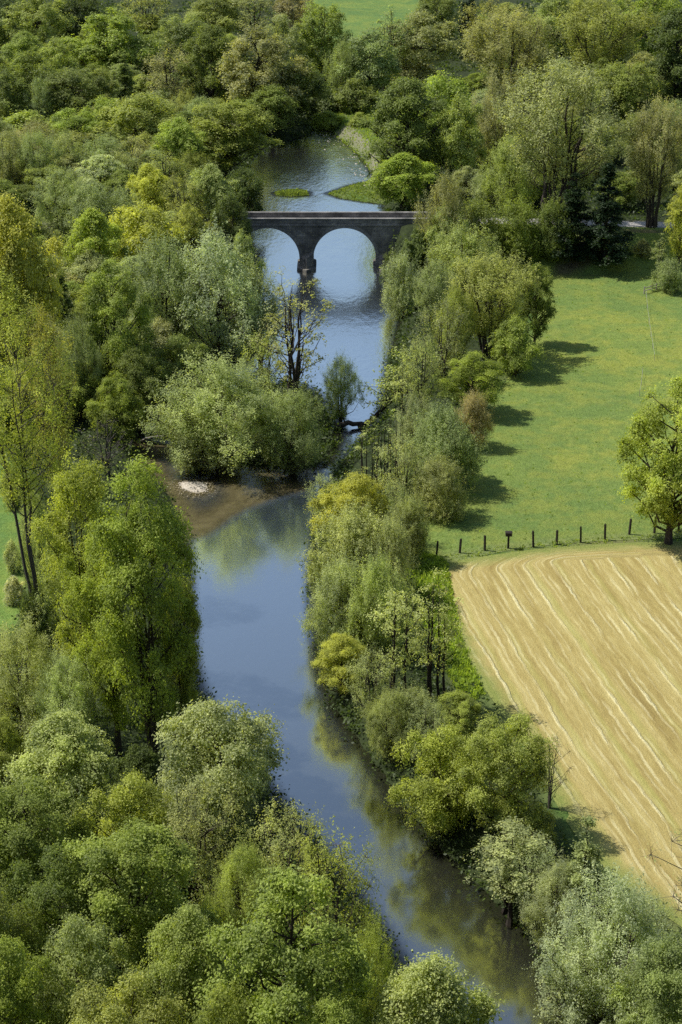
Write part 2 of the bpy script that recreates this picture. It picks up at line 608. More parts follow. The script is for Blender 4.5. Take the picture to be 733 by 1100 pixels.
DOME = [(0, .35), (.12, .70), (.3, .95), (.45, 1), (.6, .96), (.75, .82), (.87, .62), (.95, .40), (1, .12)]
LOW = [(0, .80), (.2, .98), (.4, 1), (.6, .90), (.8, .66), (.92, .42), (1, .12)]
OVAL = [(0, .35), (.1, .65), (.3, .95), (.45, 1), (.65, .86), (.8, .62), (.92, .36), (1, .08)]
KINDS = {
    # W, H: size in metres the mesh is made at; clear: bare share of the trunk; nl lobes of radius lr (in W/2); up: how drawn-out upwards
    'broad': dict(name='broadleaf_tree', W=12, H=13, clear=.14, P=DOME, nl=58, lr=(.10, .27), up=.90, ncl=34, lpc=34, ls=.125, cs=.42, stems=1, tr=.30, gap=.14),
    'round': dict(name='broadleaf_tree', W=11, H=10, clear=.08, P=DOME, nl=62, lr=(.10, .26), up=.92, ncl=30, lpc=32, ls=.118, cs=.36, stems=2, tr=.22, gap=.12),
    'chestnut': dict(name='broadleaf_tree', W=12, H=14, clear=.12, P=DOME, nl=76, lr=(.08, .20), up=.72, ncl=26, lpc=40, ls=.120, cs=.40, stems=1, tr=.33, gap=.14),
    'willow': dict(name='willow_tree', W=12, H=12, clear=.08, P=DOME, nl=78, lr=(.08, .22), up=1.15, ncl=32, lpc=34, ls=.108, cs=.26, stems=4, tr=.20, strand=1.25, gap=.2),
    'poplar': dict(name='poplar_tree', W=11, H=20, clear=.14, P=[(0, .32), (.2, .68), (.45, .95), (.65, 1), (.82, .82), (.94, .55), (1, .25)], nl=84, lr=(.09, .25), up=.78, ncl=26, lpc=38, ls=.125, cs=.48, stems=4, tr=.22, gap=.26, hol=-.05),
    'tall': dict(name='poplar_tree', W=11, H=34, clear=.38, P=[(0, .35), (.2, .7), (.5, 1), (.75, .9), (.92, .55), (1, .15)], nl=110, lr=(.08, .19), up=1.5, ncl=18, lpc=18, ls=.13, cs=.34, stems=3, tr=.17, strand=1.2, lift=1.2, gap=.28),
    'ash': dict(name='broadleaf_tree', W=12, H=15, clear=.24, P=[(0, .45), (.3, .85), (.6, 1), (.8, .86), (.92, .6), (1, .25)], nl=100, lr=(.07, .17), up=1.5, ncl=26, lpc=30, ls=.105, cs=.24, stems=8, tr=.15, strand=1.2, lift=1.4, gap=.24, fan=1, hol=.2),
    'boughs': dict(name='alder_tree', W=7, H=14, clear=.26, P=[(0, .55), (.3, .95), (.6, 1), (.85, .6), (1, .15)], nl=62, lr=(.12, .34), up=.28, ncl=13, lpc=18, ls=.12, cs=.30, stems=3, tr=.17, gap=.45, slim=1),
    'alder': dict(name='alder_tree', W=7, H=14, clear=.34, P=[(0, .6), (.3, .95), (.6, 1), (.85, .6), (1, .15)], nl=52, lr=(.12, .32), up=.28, ncl=11, lpc=18, ls=.12, cs=.30, stems=4, tr=.16, gap=.52, slim=1.3),
    'poles': dict(name='alder_tree', W=7, H=14, clear=.12, P=[(0, .7), (.3, 1), (.6, .9), (.85, .7), (1, .4)], nl=26, lr=(.10, .26), up=.35, ncl=9, lpc=14, ls=.12, cs=.28, stems=7, tr=.13, gap=.4, slim=2.6, twig=.5),
    'sparse': dict(name='broadleaf_tree', W=9, H=10, clear=.12, P=DOME, nl=54, lr=(.10, .25), up=1.0, ncl=18, lpc=18, ls=.112, cs=.20, stems=4, tr=.13, strand=1.0, lift=.6, gap=.38, twig=1),
    'dead': dict(name='dying_tree', W=9, H=13, clear=.20, P=[(0, .5), (.3, .9), (.6, 1), (.85, .7), (1, .3)], nl=52, lr=(.09, .22), up=.9, ncl=9, lpc=18, ls=.115, cs=.26, stems=5, tr=.17, gap=.5, twig=1.4),
    'bare': dict(name='bare_tree', W=8, H=9, clear=.15, P=DOME, nl=40, lr=(.16, .28), up=.8, ncl=16, lpc=2, ls=.08, cs=.3, stems=4, tr=.12, gap=.2, twig=1.4),
    'bush': dict(name='shrub', W=5, H=3.6, clear=.02, P=LOW, nl=46, lr=(.12, .30), up=.85, ncl=22, lpc=28, ls=.09, cs=.24, stems=5, tr=.06, gap=.12),
    'fluffy': dict(name='shrub', W=7, H=5.6, clear=.02, P=LOW, nl=70, lr=(.09, .26), up=1.0, ncl=30, lpc=32, ls=.082, cs=.17, stems=6, tr=.06, strand=.85, gap=.2),
    'conifer': dict(name='conifer_tree', W=7, H=15, clear=.04, P=[(0, .9), (.1, 1), (.5, .6), (.8, .28), (1, .03)], nl=100, lr=(.14, .26), up=.45, ncl=22, lpc=16, ls=.14, cs=.26, stems=1, tr=.22, cone=1),
}
PROTO = {}


def make_proto(kind, seed, far=False):
    rs = np.random.RandomState(seed * 7919 + sum(ord(c) for c in kind))
    K = KINDS[kind]
    W2, H = K['W'] / 2, K['H']
    f = prof(K['P'])
    nl = K['nl']
    # a lopsided outline
    ph = rs.uniform(0, 2 * PI, 3)
    am = rs.uniform(.05, .15, 3)
    outl = lambda a, t: 1 + sum(am[i] * np.sin((i + 1) * a + ph[i] + 2 * t) for i in range(3))
    t = rs.uniform(0, 1, nl * 5)
    keep = rs.uniform(0, 1, nl * 5) < (f(t) * .85 + .15)
    t = np.sort(t[keep][:nl])
    nl = len(t)
    ang = np.arange(nl) * 2.39996 + rs.uniform(-.5, .5, nl)
    lr = rs.uniform(*K['lr'], nl) * W2
    if K.get('cone'):
        lr *= np.clip(f(t) * 1.3, .3, 1)
    up = K['up']
    rad = np.maximum(f(t) * W2 * outl(ang, t) - lr, 0) * np.sqrt(rs.uniform(.12, 1.0, nl))
    zlo, zhi = K['clear'] * H + lr * up * .6, H - lr * up * .85
    z = zlo + (zhi - zlo) * t
    cen = np.stack([rad * np.cos(ang), rad * np.sin(ang), z], 1)
    cen[:, :2] *= np.where(rs.uniform(0, 1, nl) < .14, 1.16, 1.0)[:, None]
    alive = rs.uniform(0, 1, nl) > .10
    cen, lr, t, ang = cen[alive], lr[alive], t[alive], ang[alive]
    nl = len(cen)
    mid = np.array([0, 0, (K['clear'] + .45 * (1 - K['clear'])) * H])
    # clusters of leaves on the shells of the lobes
    ncl = K['ncl']
    d = rs.normal(size=(nl, ncl, 3))
    d[..., 2] += .35
    d /= np.linalg.norm(d, axis=2, keepdims=True)
    rr = rs.uniform(.62, 1.08, (nl, ncl, 1))
    cl = cen[:, None] + d * rr * lr[:, None, None] * np.array([1, 1, up])
    lobe_id = np.repeat(np.arange(nl), ncl)
    cl = cl.reshape(-1, 3)
    d = d.reshape(-1, 3)
    # drop those buried deep in other lobes
    q = (cl[:, None] - cen[None]) / (lr[None, :, None] * np.array([1, 1, up]))
    depth = np.sqrt((q ** 2).sum(2))
    depth[np.arange(len(cl)), lobe_id] = 9
    ok = depth.min(1) > .55
    ok &= cl[:, 2] > .12
    ok &= rs.uniform(0, 1, len(cl)) > K.get('gap', .10)
    # hollows that let the dark inside show
    fq = 2 * PI / (W2 * .62)
    hol = np.sin(cl[:, 0] * fq + ph[0]) * np.sin(cl[:, 1] * fq + ph[1]) + np.sin(cl[:, 2] * fq * .9 + ph[2]) * np.sin((cl[:, 0] + cl[:, 1]) * fq * .6 + ph[0])
    ok &= hol < rs.uniform(K.get('hol', .08), 1.15, len(cl))
    cl, d, lobe_id = cl[ok], d[ok], lobe_id[ok]
    n = len(cl)
    lpc = int(K['lpc'] * 1.35) if not far else max(2, int(K['lpc'] * .75))
    ls = K['ls'] * (.82 if not far else 1.08)
    ltone = rs.uniform(-.20, .20, nl)
    ctone = rs.normal(.46, .15, n) + ltone[lobe_id]
    stl = K.get('strand', 0)
    if stl:                                  # leaves strung along shoots that run up and outwards
        sh = d * .75 + np.array([0, 0, K.get('lift', .55)]) + rs.normal(size=(n, 3)) * .38
        sh /= np.linalg.norm(sh, axis=1, keepdims=True)
        ln = stl * np.minimum(rs.gamma(4, .25, n), 1.7)
        q = rs.uniform(-.55, 1.0, (n, lpc, 1))
        off = sh[:, None] * q * ln[:, None, None] + np.clip(rs.normal(size=(n, lpc, 3)), -2, 2) * (K['cs'] * (1.05 - .75 * np.clip(q, 0, 1)))
    else:                                    # flattened sprays facing up and outwards
        ax = d * .55 + np.array([0, 0, .7]) + rs.normal(size=(n, 3)) * .25
        ax /= np.linalg.norm(ax, axis=1, keepdims=True)
        off = np.clip(rs.normal(size=(n, lpc, 3)), -2, 2) * (K['cs'] * np.minimum(rs.gamma(5, .2, (n, 1, 1)), 1.6))
        off -= ax[:, None] * ((off * ax[:, None]).sum(2, keepdims=True)) * .72
    pos = (cl[:, None] + off).reshape(-1, 3)
    outw = np.repeat(d * .8, lpc, 0) + .5 * (pos - mid) / (np.linalg.norm(pos - mid, axis=1, keepdims=True) + 1e-6)
    nrm = outw * .60 + np.array([-.12, 0, .62]) + rs.normal(size=pos.shape) * .42
    nrm /= np.linalg.norm(nrm, axis=1, keepdims=True) + 1e-9
    tone = np.repeat(ctone, lpc) + rs.normal(0, .13, len(pos))
    N = len(pos)
    rv = rs.normal(size=(N, 3))
    a = np.cross(nrm, rv)
    a /= np.linalg.norm(a, axis=1, keepdims=True) + 1e-9
    b = np.cross(nrm, a)
    sz = ls * rs.uniform(.55, 1.35, (N, 1))
    as_ = .62 if not stl else .45
    fold = nrm * sz * .18
    V = np.stack([pos - a * sz, pos + b * sz * as_ - fold, pos + a * sz, pos - b * sz * as_ - fold], 1).reshape(-1, 3)
    V[:, 2] = np.maximum(V[:, 2], .03)
    F = np.arange(4 * N).reshape(-1, 4)
    leaf = mesh_np('leaves_' + kind, V, F, M_LEAF, {'tone': ('FACE', np.clip(tone, 0, 1))})
    # wood
    g = Geo()
    S = K['stems']
    tr = K['tr']
    stems = []
    for i in range(S):
        a0 = i * 2 * PI / S + rs.uniform(-.4, .4)
        if S == 1:
            top = np.array([rs.uniform(-.06, .06) * W2, rs.uniform(-.06, .06) * W2, H * .9])
            base = np.zeros(3)
        else:
            sp = (.62 if K.get('fan') else .34) * W2 * (.35 + .65 * rs.uniform())
            if K.get('slim'):
                sp = .22 * W2 * K['slim'] * rs.uniform(.4, 1)
            top = np.array([math.cos(a0) * sp, math.sin(a0) * sp, H * rs.uniform(.72, .93)])
            base = np.array([math.cos(a0), math.sin(a0), 0]) * (tr * 1.2 + (.10 * W2 if K.get('fan') else .10 * W2 * K.get('slim', 0) * 2 * rs.uniform(.4, 1)))
        s_ = np.linspace(0, 1, 9)[:, None]
        p = base + (top - base) * (s_ ** (1.0 if K.get('slim') else 1.25) * np.array([1, 1, 0]) + s_ * np.array([0, 0, 1]))
        p[1:-1, :2] += rs.normal(size=(7, 2)) * .022 * W2
        r = tr * (1 - s_[:, 0]) ** .8 * (1 if S > 1 else 1) + .02
        r[0] *= 1.35
        g.tube(p, r, 6)
        stems.append(p)
    twigs = K.get('twig', .5)
    for k in range(nl):
        dist = [np.linalg.norm(st[-1, :2] - cen[k, :2]) + rs.uniform(0, .2) * W2 for st in stems]
        st = stems[int(np.argmin(dist))]
        zz = max(cen[k, 2] - (.35 + .5 * rs.uniform()) * np.linalg.norm(cen[k, :2] - np.interp(cen[k, 2], st[:, 2], st[:, 0])) - .1 * H * .3, K['clear'] * H * .6)
        zz = min(zz, st[-1, 2])
        b0 = np.array([np.interp(zz, st[:, 2], st[:, i]) for i in (0, 1, 2)])
        e = cen[k]
        m1 = b0 * .5 + e * .5 + np.array([0, 0, -.06 * np.linalg.norm(e - b0)]) + rs.normal(size=3) * .05 * W2
        r0 = tr * .42 * (1 - zz / H) ** .6 + .015
        g.tube([b0, b0 * .7 + m1 * .3 + rs.normal(size=3) * .02, m1, m1 * .45 + e * .55, e], [r0, r0 * .85, r0 * .65, r0 * .5, r0 * .35], 4)
        ids = np.nonzero(lobe_id == k)[0]
        rs.shuffle(ids)
        for c in ids[:int(10 * twigs) + 2]:
            m2 = e * .5 + cl[c] * .5 + rs.normal(size=3) * .08 * lr[k]
            g.tube([e, m2, cl[c]], [r0 * .32, r0 * .22, .008], 3)
    wood = g.mesh('wood_' + kind, M_BARK)
    return leaf, wood, K['W'], K['H']


COL = {
    'dark': (.145, .195, .058), 'deep': (.245, .298, .085), 'mid': (.340, .398, .105), 'bright': (.385, .465, .105), 'lime': (.460, .530, .145),
    'yellow': (.530, .550, .130), 'ochre': (.490, .480, .140), 'grey': (.420, .475, .270), 'pale': (.520, .575, .275), 'silver': (.510, .555, .395),
    'olive': (.410, .455, .155), 'brown': (.400, .360, .205), 'sage': (.380, .440, .205), 'white': (.72, .72, .64), 'taupe': (.420, .435, .230), 'blackgreen': (.042, .074, .036),
}
BARKC = {'dark': (.035, .028, .022), 'grey': (.12, .105, .09), 'pale': (.20, .175, .15), 'mid': (.075, .06, .048)}
rnd = random.Random(5)
count = {}


def tree(kind, cx, top, base, w, col, label, bark=None, seed=None, name=None, cat=None, group=None):
    K = KINDS[kind]
    P = at(cx, base)
    r0 = P - CAM
    tt = (IH / 2 - top) / FPX
    Hm = (tt * FW.dot(r0) - UP.dot(r0)) / (math.cos(PITCH) + tt * math.sin(PITCH))
    Hm = max(Hm, .6)
    zc = FW.dot(r0 + np.array([0, 0, Hm * .6]))
    Wm = w / FPX * zc * ((1.28 if zc > 290 and not (cx > 400 and 270 < base < 430) else (1.15 if cx < 400 or base > 500 else 1.04)) if kind not in ('bare', 'conifer', 'tall', 'poplar') else 1.04)
    count[kind] = count.get(kind, 0) + 1
    sd = seed if seed is not None else count[kind] % 3
    far = zc > 215
    if (kind, sd, far) not in PROTO:
        PROTO[(kind, sd, far)] = make_proto(kind, sd, far)
    leaf, wood, W, H = PROTO[(kind, sd, far)]
    nm = name or K['name']
    e = empty(nm, (P[0], P[1], P[2] - .08), rnd.uniform(0, 2 * PI), (Wm / W * rnd.uniform(.96, 1.05), Wm / W * rnd.uniform(.96, 1.05), Hm / H))
    if kind == 'tall':
        e.rotation_euler = (R(2.5), R(-4.0), e.rotation_euler[2])
    ct = cat or {'shrub': 'shrub', 'willow_tree': 'willow', 'bare_tree': 'bare tree', 'dying_tree': 'tree', 'conifer_tree': 'conifer', 'poplar_tree': 'poplar'}.get(nm, 'tree')
    tag(e, label, ct, group)
    t_ = link('trunk' if ct != 'shrub' else 'stems', wood, e)
    bc = BARKC[bark or {'ash': 'mid', 'bare': 'grey', 'alder': 'dark', 'boughs': 'dark', 'poles': 'dark', 'tall': 'grey', 'dead': 'mid'}.get(kind, 'mid')]
    t_.color = (*bc, 1)
    c_ = link('crown' if ct != 'shrub' else 'foliage', leaf, e)
    j = rnd.uniform(.9, 1.1)
    c0 = COL[col]
    c_.color = (c0[0] * j * rnd.uniform(.95, 1.05), c0[1] * j, c0[2] * j * rnd.uniform(.9, 1.1), 1)
    return e


# ------------------------------------------------------------------ the ground
def axis(a0, a1, step, lo, hi):
    mid = list(np.arange(a0, a1 + step / 2, step))
    left, s, v = [], step, a0
    while v > lo:
        s *= 1.16
        v -= s
        left.append(max(v, lo))
    right, s, v = [], step, mid[-1]
    while v < hi:
        s *= 1.16
        v += s
        right.append(min(v, hi))
    return np.array(left[::-1] + mid + right)


xs = axis(-95, 110, 1.05, -3500, 3500)
ys = axis(44, 470, 1.25, -400, 5500)
GX, GY = np.meshgrid(xs, ys)
gx, gy = GX.ravel(), GY.ravel()
gz = h(gx, gy)
gz = gz + np.where(gz > .5, .10 * np.sin(gx * 1.7 + np.sin(gy * 1.1)) * np.sin(gy * 1.3), 0) * (seg_dist(gx, gy, MEADOW) > 2) * ~inside(gx, gy, MEADOW) * ~inside(gx, gy, HAY) * ~inside(gx, gy, LEFTMEADOW) * ~inside(gx, gy, FARMEADOW)
nx, ny = len(xs), len(ys)
ii = (np.arange(ny - 1)[:, None] * nx + np.arange(nx - 1)[None]).ravel()
GF = np.stack([ii, ii + 1, ii + nx + 1, ii + nx], 1)
msk = lambda p, a, b: sstep(a, b, sdist(gx, gy, p))
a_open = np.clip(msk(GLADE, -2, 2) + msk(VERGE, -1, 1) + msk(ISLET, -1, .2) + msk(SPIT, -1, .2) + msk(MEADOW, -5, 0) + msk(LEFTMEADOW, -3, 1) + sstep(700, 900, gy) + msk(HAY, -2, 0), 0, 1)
a_dry = np.clip(msk(DRY, -2, 2) * .9, 0, 1)
a_grav = np.clip(msk(GRAVEL, -1.2, .6), 0, 1)
a_grav = np.maximum(a_grav, msk(BAR, -.4, .2))
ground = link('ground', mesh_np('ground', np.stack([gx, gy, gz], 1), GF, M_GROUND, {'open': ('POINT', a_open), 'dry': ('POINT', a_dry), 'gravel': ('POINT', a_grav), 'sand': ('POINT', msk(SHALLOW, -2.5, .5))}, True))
tag(ground, kind='structure')

# the river: a sheet at water level that runs a little way into the banks
nwx, nwy = 130, 330
wx = np.linspace(RIVER[:, 0].min() - 3, RIVER[:, 0].max() + 3, nwx)
wy = np.linspace(RIVER[:, 1].min() - 2, RIVER[:, 1].max() + 3, nwy)
WX, WY = np.meshgrid(wx, wy)
ii = (np.arange(nwy - 1)[:, None] * nwx + np.arange(nwx - 1)[None]).ravel()
cxm, cym = WX.ravel()[ii] + (wx[1] - wx[0]) / 2, WY.ravel()[ii] + (wy[1] - wy[0]) / 2
keep = sdist(cxm, cym, RIVER) > -6
WF = np.stack([ii, ii + 1, ii + nwx + 1, ii + nwx], 1)[keep]
wdep = np.clip((-h(WX.ravel(), WY.ravel()) - .25) / .8, 0, 1)
tag(link('river', mesh_np('river', np.stack([WX.ravel(), WY.ravel(), np.zeros(WX.size)], 1), WF, M_WATER, {'depth': ('POINT', wdep)}, True)), kind='structure')


def sheet(name, poly, mat, step, lift, attrs=None, relief=None):
    """a field lying on the ground: grid cells inside an outline, with the outline itself as its edge"""
    x0, y0 = poly.min(0) - step
    x1, y1 = poly.max(0) + step
    x1, x0 = min(x1, 170), max(x0, -120)
    X, Y = np.meshgrid(np.arange(x0, x1, step), np.arange(y0, y1, step))
    m_, k_ = X.shape
    x, y = X.ravel().copy(), Y.ravel().copy()
    sd = sdist(x, y, poly)
    # pull the points just outside back on to the outline
    outp = (sd < 0) & (sd > -step * 1.5)
    for i in np.nonzero(outp)[0]:
        best, bp = 1e9, None
        for a in range(len(poly)):
            p, q = poly[a], poly[(a + 1) % len(poly)]
            dq = q - p
            t = max(0, min(1, ((x[i] - p[0]) * dq[0] + (y[i] - p[1]) * dq[1]) / (dq @ dq + 1e-12)))
            c = p + t * dq
            dd = (c[0] - x[i]) ** 2 + (c[1] - y[i]) ** 2
            if dd < best:
                best, bp = dd, c
        x[i], y[i] = bp
    ii = (np.arange(m_ - 1)[:, None] * k_ + np.arange(k_ - 1)[None]).ravel()
    F = np.stack([ii, ii + 1, ii + k_ + 1, ii + k_], 1)
    good = (sd > -step * 1.5)
    F = F[good[F].all(1) & (sd[F] > 0).any(1)]
    used = np.unique(F)
    re = np.full(len(x), -1)
    re[used] = np.arange(len(used))
    x, y, sd = x[used], y[used], np.maximum(sd[used], 0)
    z = h(x, y) + lift
    at_ = attrs(x, y, sd) if attrs else {}
    if relief:
        z = z + relief(x, y, sd, at_)
    me = mesh_np(name, np.stack([x, y, z], 1), re[F], mat, {k: ('POINT', v) for k, v in at_.items()}, True)
    return tag(link(name, me), kind='structure')


EARTH = flats([(598, 291), (625, 287), (652, 283), (655, 286), (628, 291), (602, 295)], 2.2)
PALE = flats([(590, 275), (640, 272), (680, 268), (690, 275), (640, 282), (600, 290)], 2.2)
FENCELINE = flats([(440, 606), (500, 598), (546, 592), (600, 587), (650, 583), (740, 578), (1000, 573)], 2.2)


def meadow_attrs(x, y, sd):
    return {'earth': sstep(-.8, .5, sdist(x, y, EARTH)), 'pale': np.clip(sstep(-2, 2, sdist(x, y, PALE)) * .8 + .7 * (1 - sstep(.5, 2.0, seg_dist(x, y, FENCELINE, False))), 0, 1)}


sheet('meadow', MEADOW, M_MEADOW, 1.3, .035, meadow_attrs, lambda x, y, sd, a: .25 * a['earth'] * sstep(0, 2, sd))
zero = lambda x, y, sd: {'earth': x * 0, 'pale': x * 0}
sheet('left_meadow', LEFTMEADOW, mat_meadow((.85, 1.0, .95)), 1.6, .05, zero)
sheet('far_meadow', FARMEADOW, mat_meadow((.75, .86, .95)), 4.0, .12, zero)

LEFTEDGE = flats([(478, 560), (478, 610), (481, 640), (493, 670), (510, 712), (530, 750), (565, 800), (592, 850), (617, 893), (650, 930), (690, 962), (733, 992), (800, 1040)], 2.2)
TOPEDGE = flats([(380, 622), (440, 612), (478, 606), (545, 596), (600, 589), (680, 584), (760, 581), (1000, 578)], 2.2)


def hay_attrs(x, y, sd):
    def side(p0, p1):
        d_ = p1 - p0
        d_ = d_ / np.linalg.norm(d_)
        return (x - p0[0]) * -d_[1] + (y - p0[1]) * d_[0]
    E = flats([(464, 612), (484, 690), (565, 803), (733, 996)], 2.2)
    d1, d2 = np.abs(side(E[0], E[1])), np.abs(side(E[2], E[3]))
    RR = 30.0
    dl = RR - np.hypot(RR - np.minimum(d1, RR), RR - np.minimum(d2, RR))
    dl = np.where(d1 >= RR, np.minimum(d2, 999), dl) 
    dl = np.where((d2 >= RR) & (d1 < RR), d1, dl)
    dt = seg_dist(x, y, TOPEDGE, False) * 3.4
    rr = 11.0
    u = np.where(dl < rr, dl, np.where(dt < rr, dt, dl))
    both = (dl < rr) & (dt < rr)
    u = np.where(both, rr - np.hypot(rr - np.minimum(dl, rr), rr - np.minimum(dt, rr)), u)
    return {'rows': u, 'along': np.hypot(x - 60, y - 240), 'edge': np.clip(sd / 3.0, 0, 1)}


sheet('hay_field', HAY, M_HAY, .55, .04, hay_attrs,
      lambda x, y, sd, a: .04 * np.clip(1 - np.abs((a['rows'] / 2.05) % 1 - .5) / .14, 0, 1) * sstep(0, 1.5, sd))

# ------------------------------------------------------------------ the road over the bridge and the track
def ribbon(name, cl_, half, mat, lift):
    cl_ = np.asarray(cl_)
    tn = np.gradient(cl_, axis=0)
    tn /= np.linalg.norm(tn, axis=1, keepdims=True)
    nr = np.stack([-tn[:, 1], tn[:, 0]], 1)
    V, F = [], []
    for o_ in (-half, -half * .4, half * .4, half):
        p = cl_ + nr * o_
        V.append(np.stack([p[:, 0], p[:, 1], np.maximum(h(p[:, 0], p[:, 1]), h(cl_[:, 0], cl_[:, 1])) + lift], 1))
    m_ = len(cl_)
    V = np.concatenate(V)
    for a in range(3):
        i = np.arange(m_ - 1) + a * m_
        F.append(np.stack([i, i + 1, i + 1 + m_, i + m_], 1))
    return tag(link(name, mesh_np(name, V, np.vstack(F), mat, None, True)), kind='structure')


rx = np.arange(AB_R + .5, 140, 1.5)
ribbon('road', np.stack([rx, np.full(rx.shape, ROADY)], 1), 1.9, M_TRACK, .05)
rx = np.arange(-120, AB_L - .5, 1.5)
ribbon('lane', np.stack([rx, np.full(rx.shape, ROADY)], 1), 1.9, M_ROAD, .05)

# ------------------------------------------------------------------ the bridge
def arch_bridge():
    e = empty('stone_bridge', (BR[0], BR_Y0, 0))
    tag(e, 'old grey stone arch bridge with low parapets crossing the river', 'bridge')
    X0, X1 = bx(236), bx(478)
    arches = [(bx(255), bx(322)), (bx(337), bx(404))]
    spring, top = 2.0, DECK - .55
    g = Geo()
    cols = [X0]
    N = 40
    for a, b_ in arches:
        c_, r_ = (a + b_) / 2, (b_ - a) / 2
        cols += list(c_ - r_ * np.cos(np.linspace(0, PI, N + 1)))
    cols.append(X1)

    def under(x):
        for a, b_ in arches:
            if a - 1e-6 <= x <= b_ + 1e-6:
                c_, r_ = (a + b_) / 2, (b_ - a) / 2
                q = max(0, 1 - ((x - c_) / r_) ** 2)
                return spring + r_ * .98 * math.sqrt(q)
        return None
    y0, y1 = 0.0, BR_W
    ox, oy = BR[0], 0
    for i in range(len(cols) - 1):
        xa, xb = cols[i], cols[i + 1]
        if xb - xa < 1e-6:
            continue
        xm = (xa + xb) / 2
        inar = under(xm) is not None
        za = under(xa) if inar else -2.0
        zb = under(xb) if inar else -2.0
        V = [(xa - ox, y0, za), (xb - ox, y0, zb), (xb - ox, y0, top), (xa - ox, y0, top), (xa - ox, y1, za), (xb - ox, y1, zb), (xb - ox, y1, top), (xa - ox, y1, top)]
        Q = [(0, 1, 2, 3), (5, 4, 7, 6), (3, 2, 6, 7), (1, 0, 4, 5)]
        g.add(V, Q)
    # legs of the arches down into the water, and the end faces
    for a, b_ in arches:
        for x, s_ in ((a, 1), (b_, -1)):
            V = [(x - ox, y0, -2), (x - ox, y1, -2), (x - ox, y1, spring), (x - ox, y0, spring)]
            g.add(V, [(0, 1, 2, 3)])
    link('arch_wall', g.mesh('arch_wall', M_STONE), e)
    # voussoir rings standing a little proud
    for a, b_ in arches:
        c_, r_ = (a + b_) / 2, (b_ - a) / 2
        g = Geo()
        n = 23
        for i in range(n):
            t0, t1 = PI * (i + .04) / n, PI * (i + .96) / n
            P_ = [(c_ - ox - rr * math.cos(t), spring + rr * .98 * math.sin(t)) for rr, t in ((r_ + .003, t0), (r_ + .003, t1), (r_ + .55, t1), (r_ + .55, t0))]
            V = [(x, -.04, z) for x, z in P_] + [(x, .02, z) for x, z in P_]
            g.add(V, [(3, 2, 1, 0), (0, 1, 5, 4), (1, 2, 6, 5), (2, 3, 7, 6), (3, 0, 4, 7)])
        link('arch_ring', g.mesh('arch_ring', M_COPING), e)
    # piers with pointed cutwaters and a footing
    for xa, xb in ((bx(322), bx(337)), (bx(404), bx(404) + 2.3), (bx(255) - 2.3, bx(255))):
        p = empty('pier', (0, 0, 0))
        p.parent = e
        xa -= ox
        xb -= ox
        xm = (xa + xb) / 2
        for yy, s_ in ((-.003, -1), (BR_W + .003, 1)):
            g = Geo()
            V = []
            for z, k in ((-2, 1.35), (.25, 1.3), (2.1, 1.0), (2.9, .12)):
                V += [(xa, yy, z), (xm, yy + s_ * k, z), (xb, yy, z)]
            Q = []
            for r_ in range(3):
                for c_ in range(2):
                    q = (r_ * 3 + c_, r_ * 3 + c_ + 1, r_ * 3 + c_ + 4, r_ * 3 + c_ + 3)
                    Q.append(q if s_ < 0 else q[::-1])
            T = [(9, 10, 11)]
            g.add(V, Q, T)
            link('cutwater', g.mesh('cutwater', M_STONE), p)
        g = Geo()
        V = []
        for z, ex in ((-2, .5), (.35, .42), (.5, .3)):
            V += [(xa - ex, -.3, z), (xm, -1.7 - ex * .5, z), (xb + ex, -.3, z), (xb + ex, BR_W + .3, z), (xm, BR_W + 1.7 + ex * .5, z), (xa - ex, BR_W + .3, z)]
        Q = [(r_ * 6 + c_, r_ * 6 + (c_ + 1) % 6, r_ * 6 + 6 + (c_ + 1) % 6, r_ * 6 + 6 + c_) for r_ in range(2) for c_ in range(6)]
        g.add(V, Q, [(12, 13, 17), (13, 14, 16), (14, 15, 16), (13, 16, 17)])
        link('footing', g.mesh('footing', M_STONE), p)
    # string course, parapets with copings, road deck
    g = Geo()
    g.box(X0 - ox, X1 - ox, -.14, BR_W + .14, top + .003, top + .20)
    link('string_course', g.mesh('string_course', M_COPING), e)
    for y_ in (.0, BR_W - .38):
        g = Geo()
        g.box(X0 - ox, X1 - ox, y_, y_ + .38, top + .203, top + 1.02)
        pp = link('parapet', g.mesh('parapet', M_STONE), e)
        g = Geo()
        n = int((X1 - X0) / 1.15)
        for i in range(n):
            w_ = (X1 - X0) / n
            g.box(X0 - ox + i * w_ + .012, X0 - ox + (i + 1) * w_ - .012, y_ - .07, y_ + .45, top + 1.023, top + 1.20)
        link('coping', g.mesh('coping', M_COPING), pp)
    g = Geo()
    g.box(X0 - ox, X1 - ox, .383, BR_W - .383, top + .203, top + .26)
    link('road_deck', g.mesh('road_deck', M_ROAD), e)


arch_bridge()

# ------------------------------------------------------------------ posts, fences, logs, rocks
def post_mesh(hh, w_):
    g = Geo()
    g.box(-w_, w_, -w_, w_, -.3, hh - .12)
    V = [(-w_ * 1.02, -w_ * 1.02, hh - .118), (w_ * 1.02, -w_ * 1.02, hh - .118), (w_ * 1.02, w_ * 1.02, hh - .118), (-w_ * 1.02, w_ * 1.02, hh - .118), (0, 0, hh)]
    g.add(V, [(3, 2, 1, 0)], [(0, 1, 4), (1, 2, 4), (2, 3, 4), (3, 0, 4)])
    return g.mesh('fence_post', M_POST)


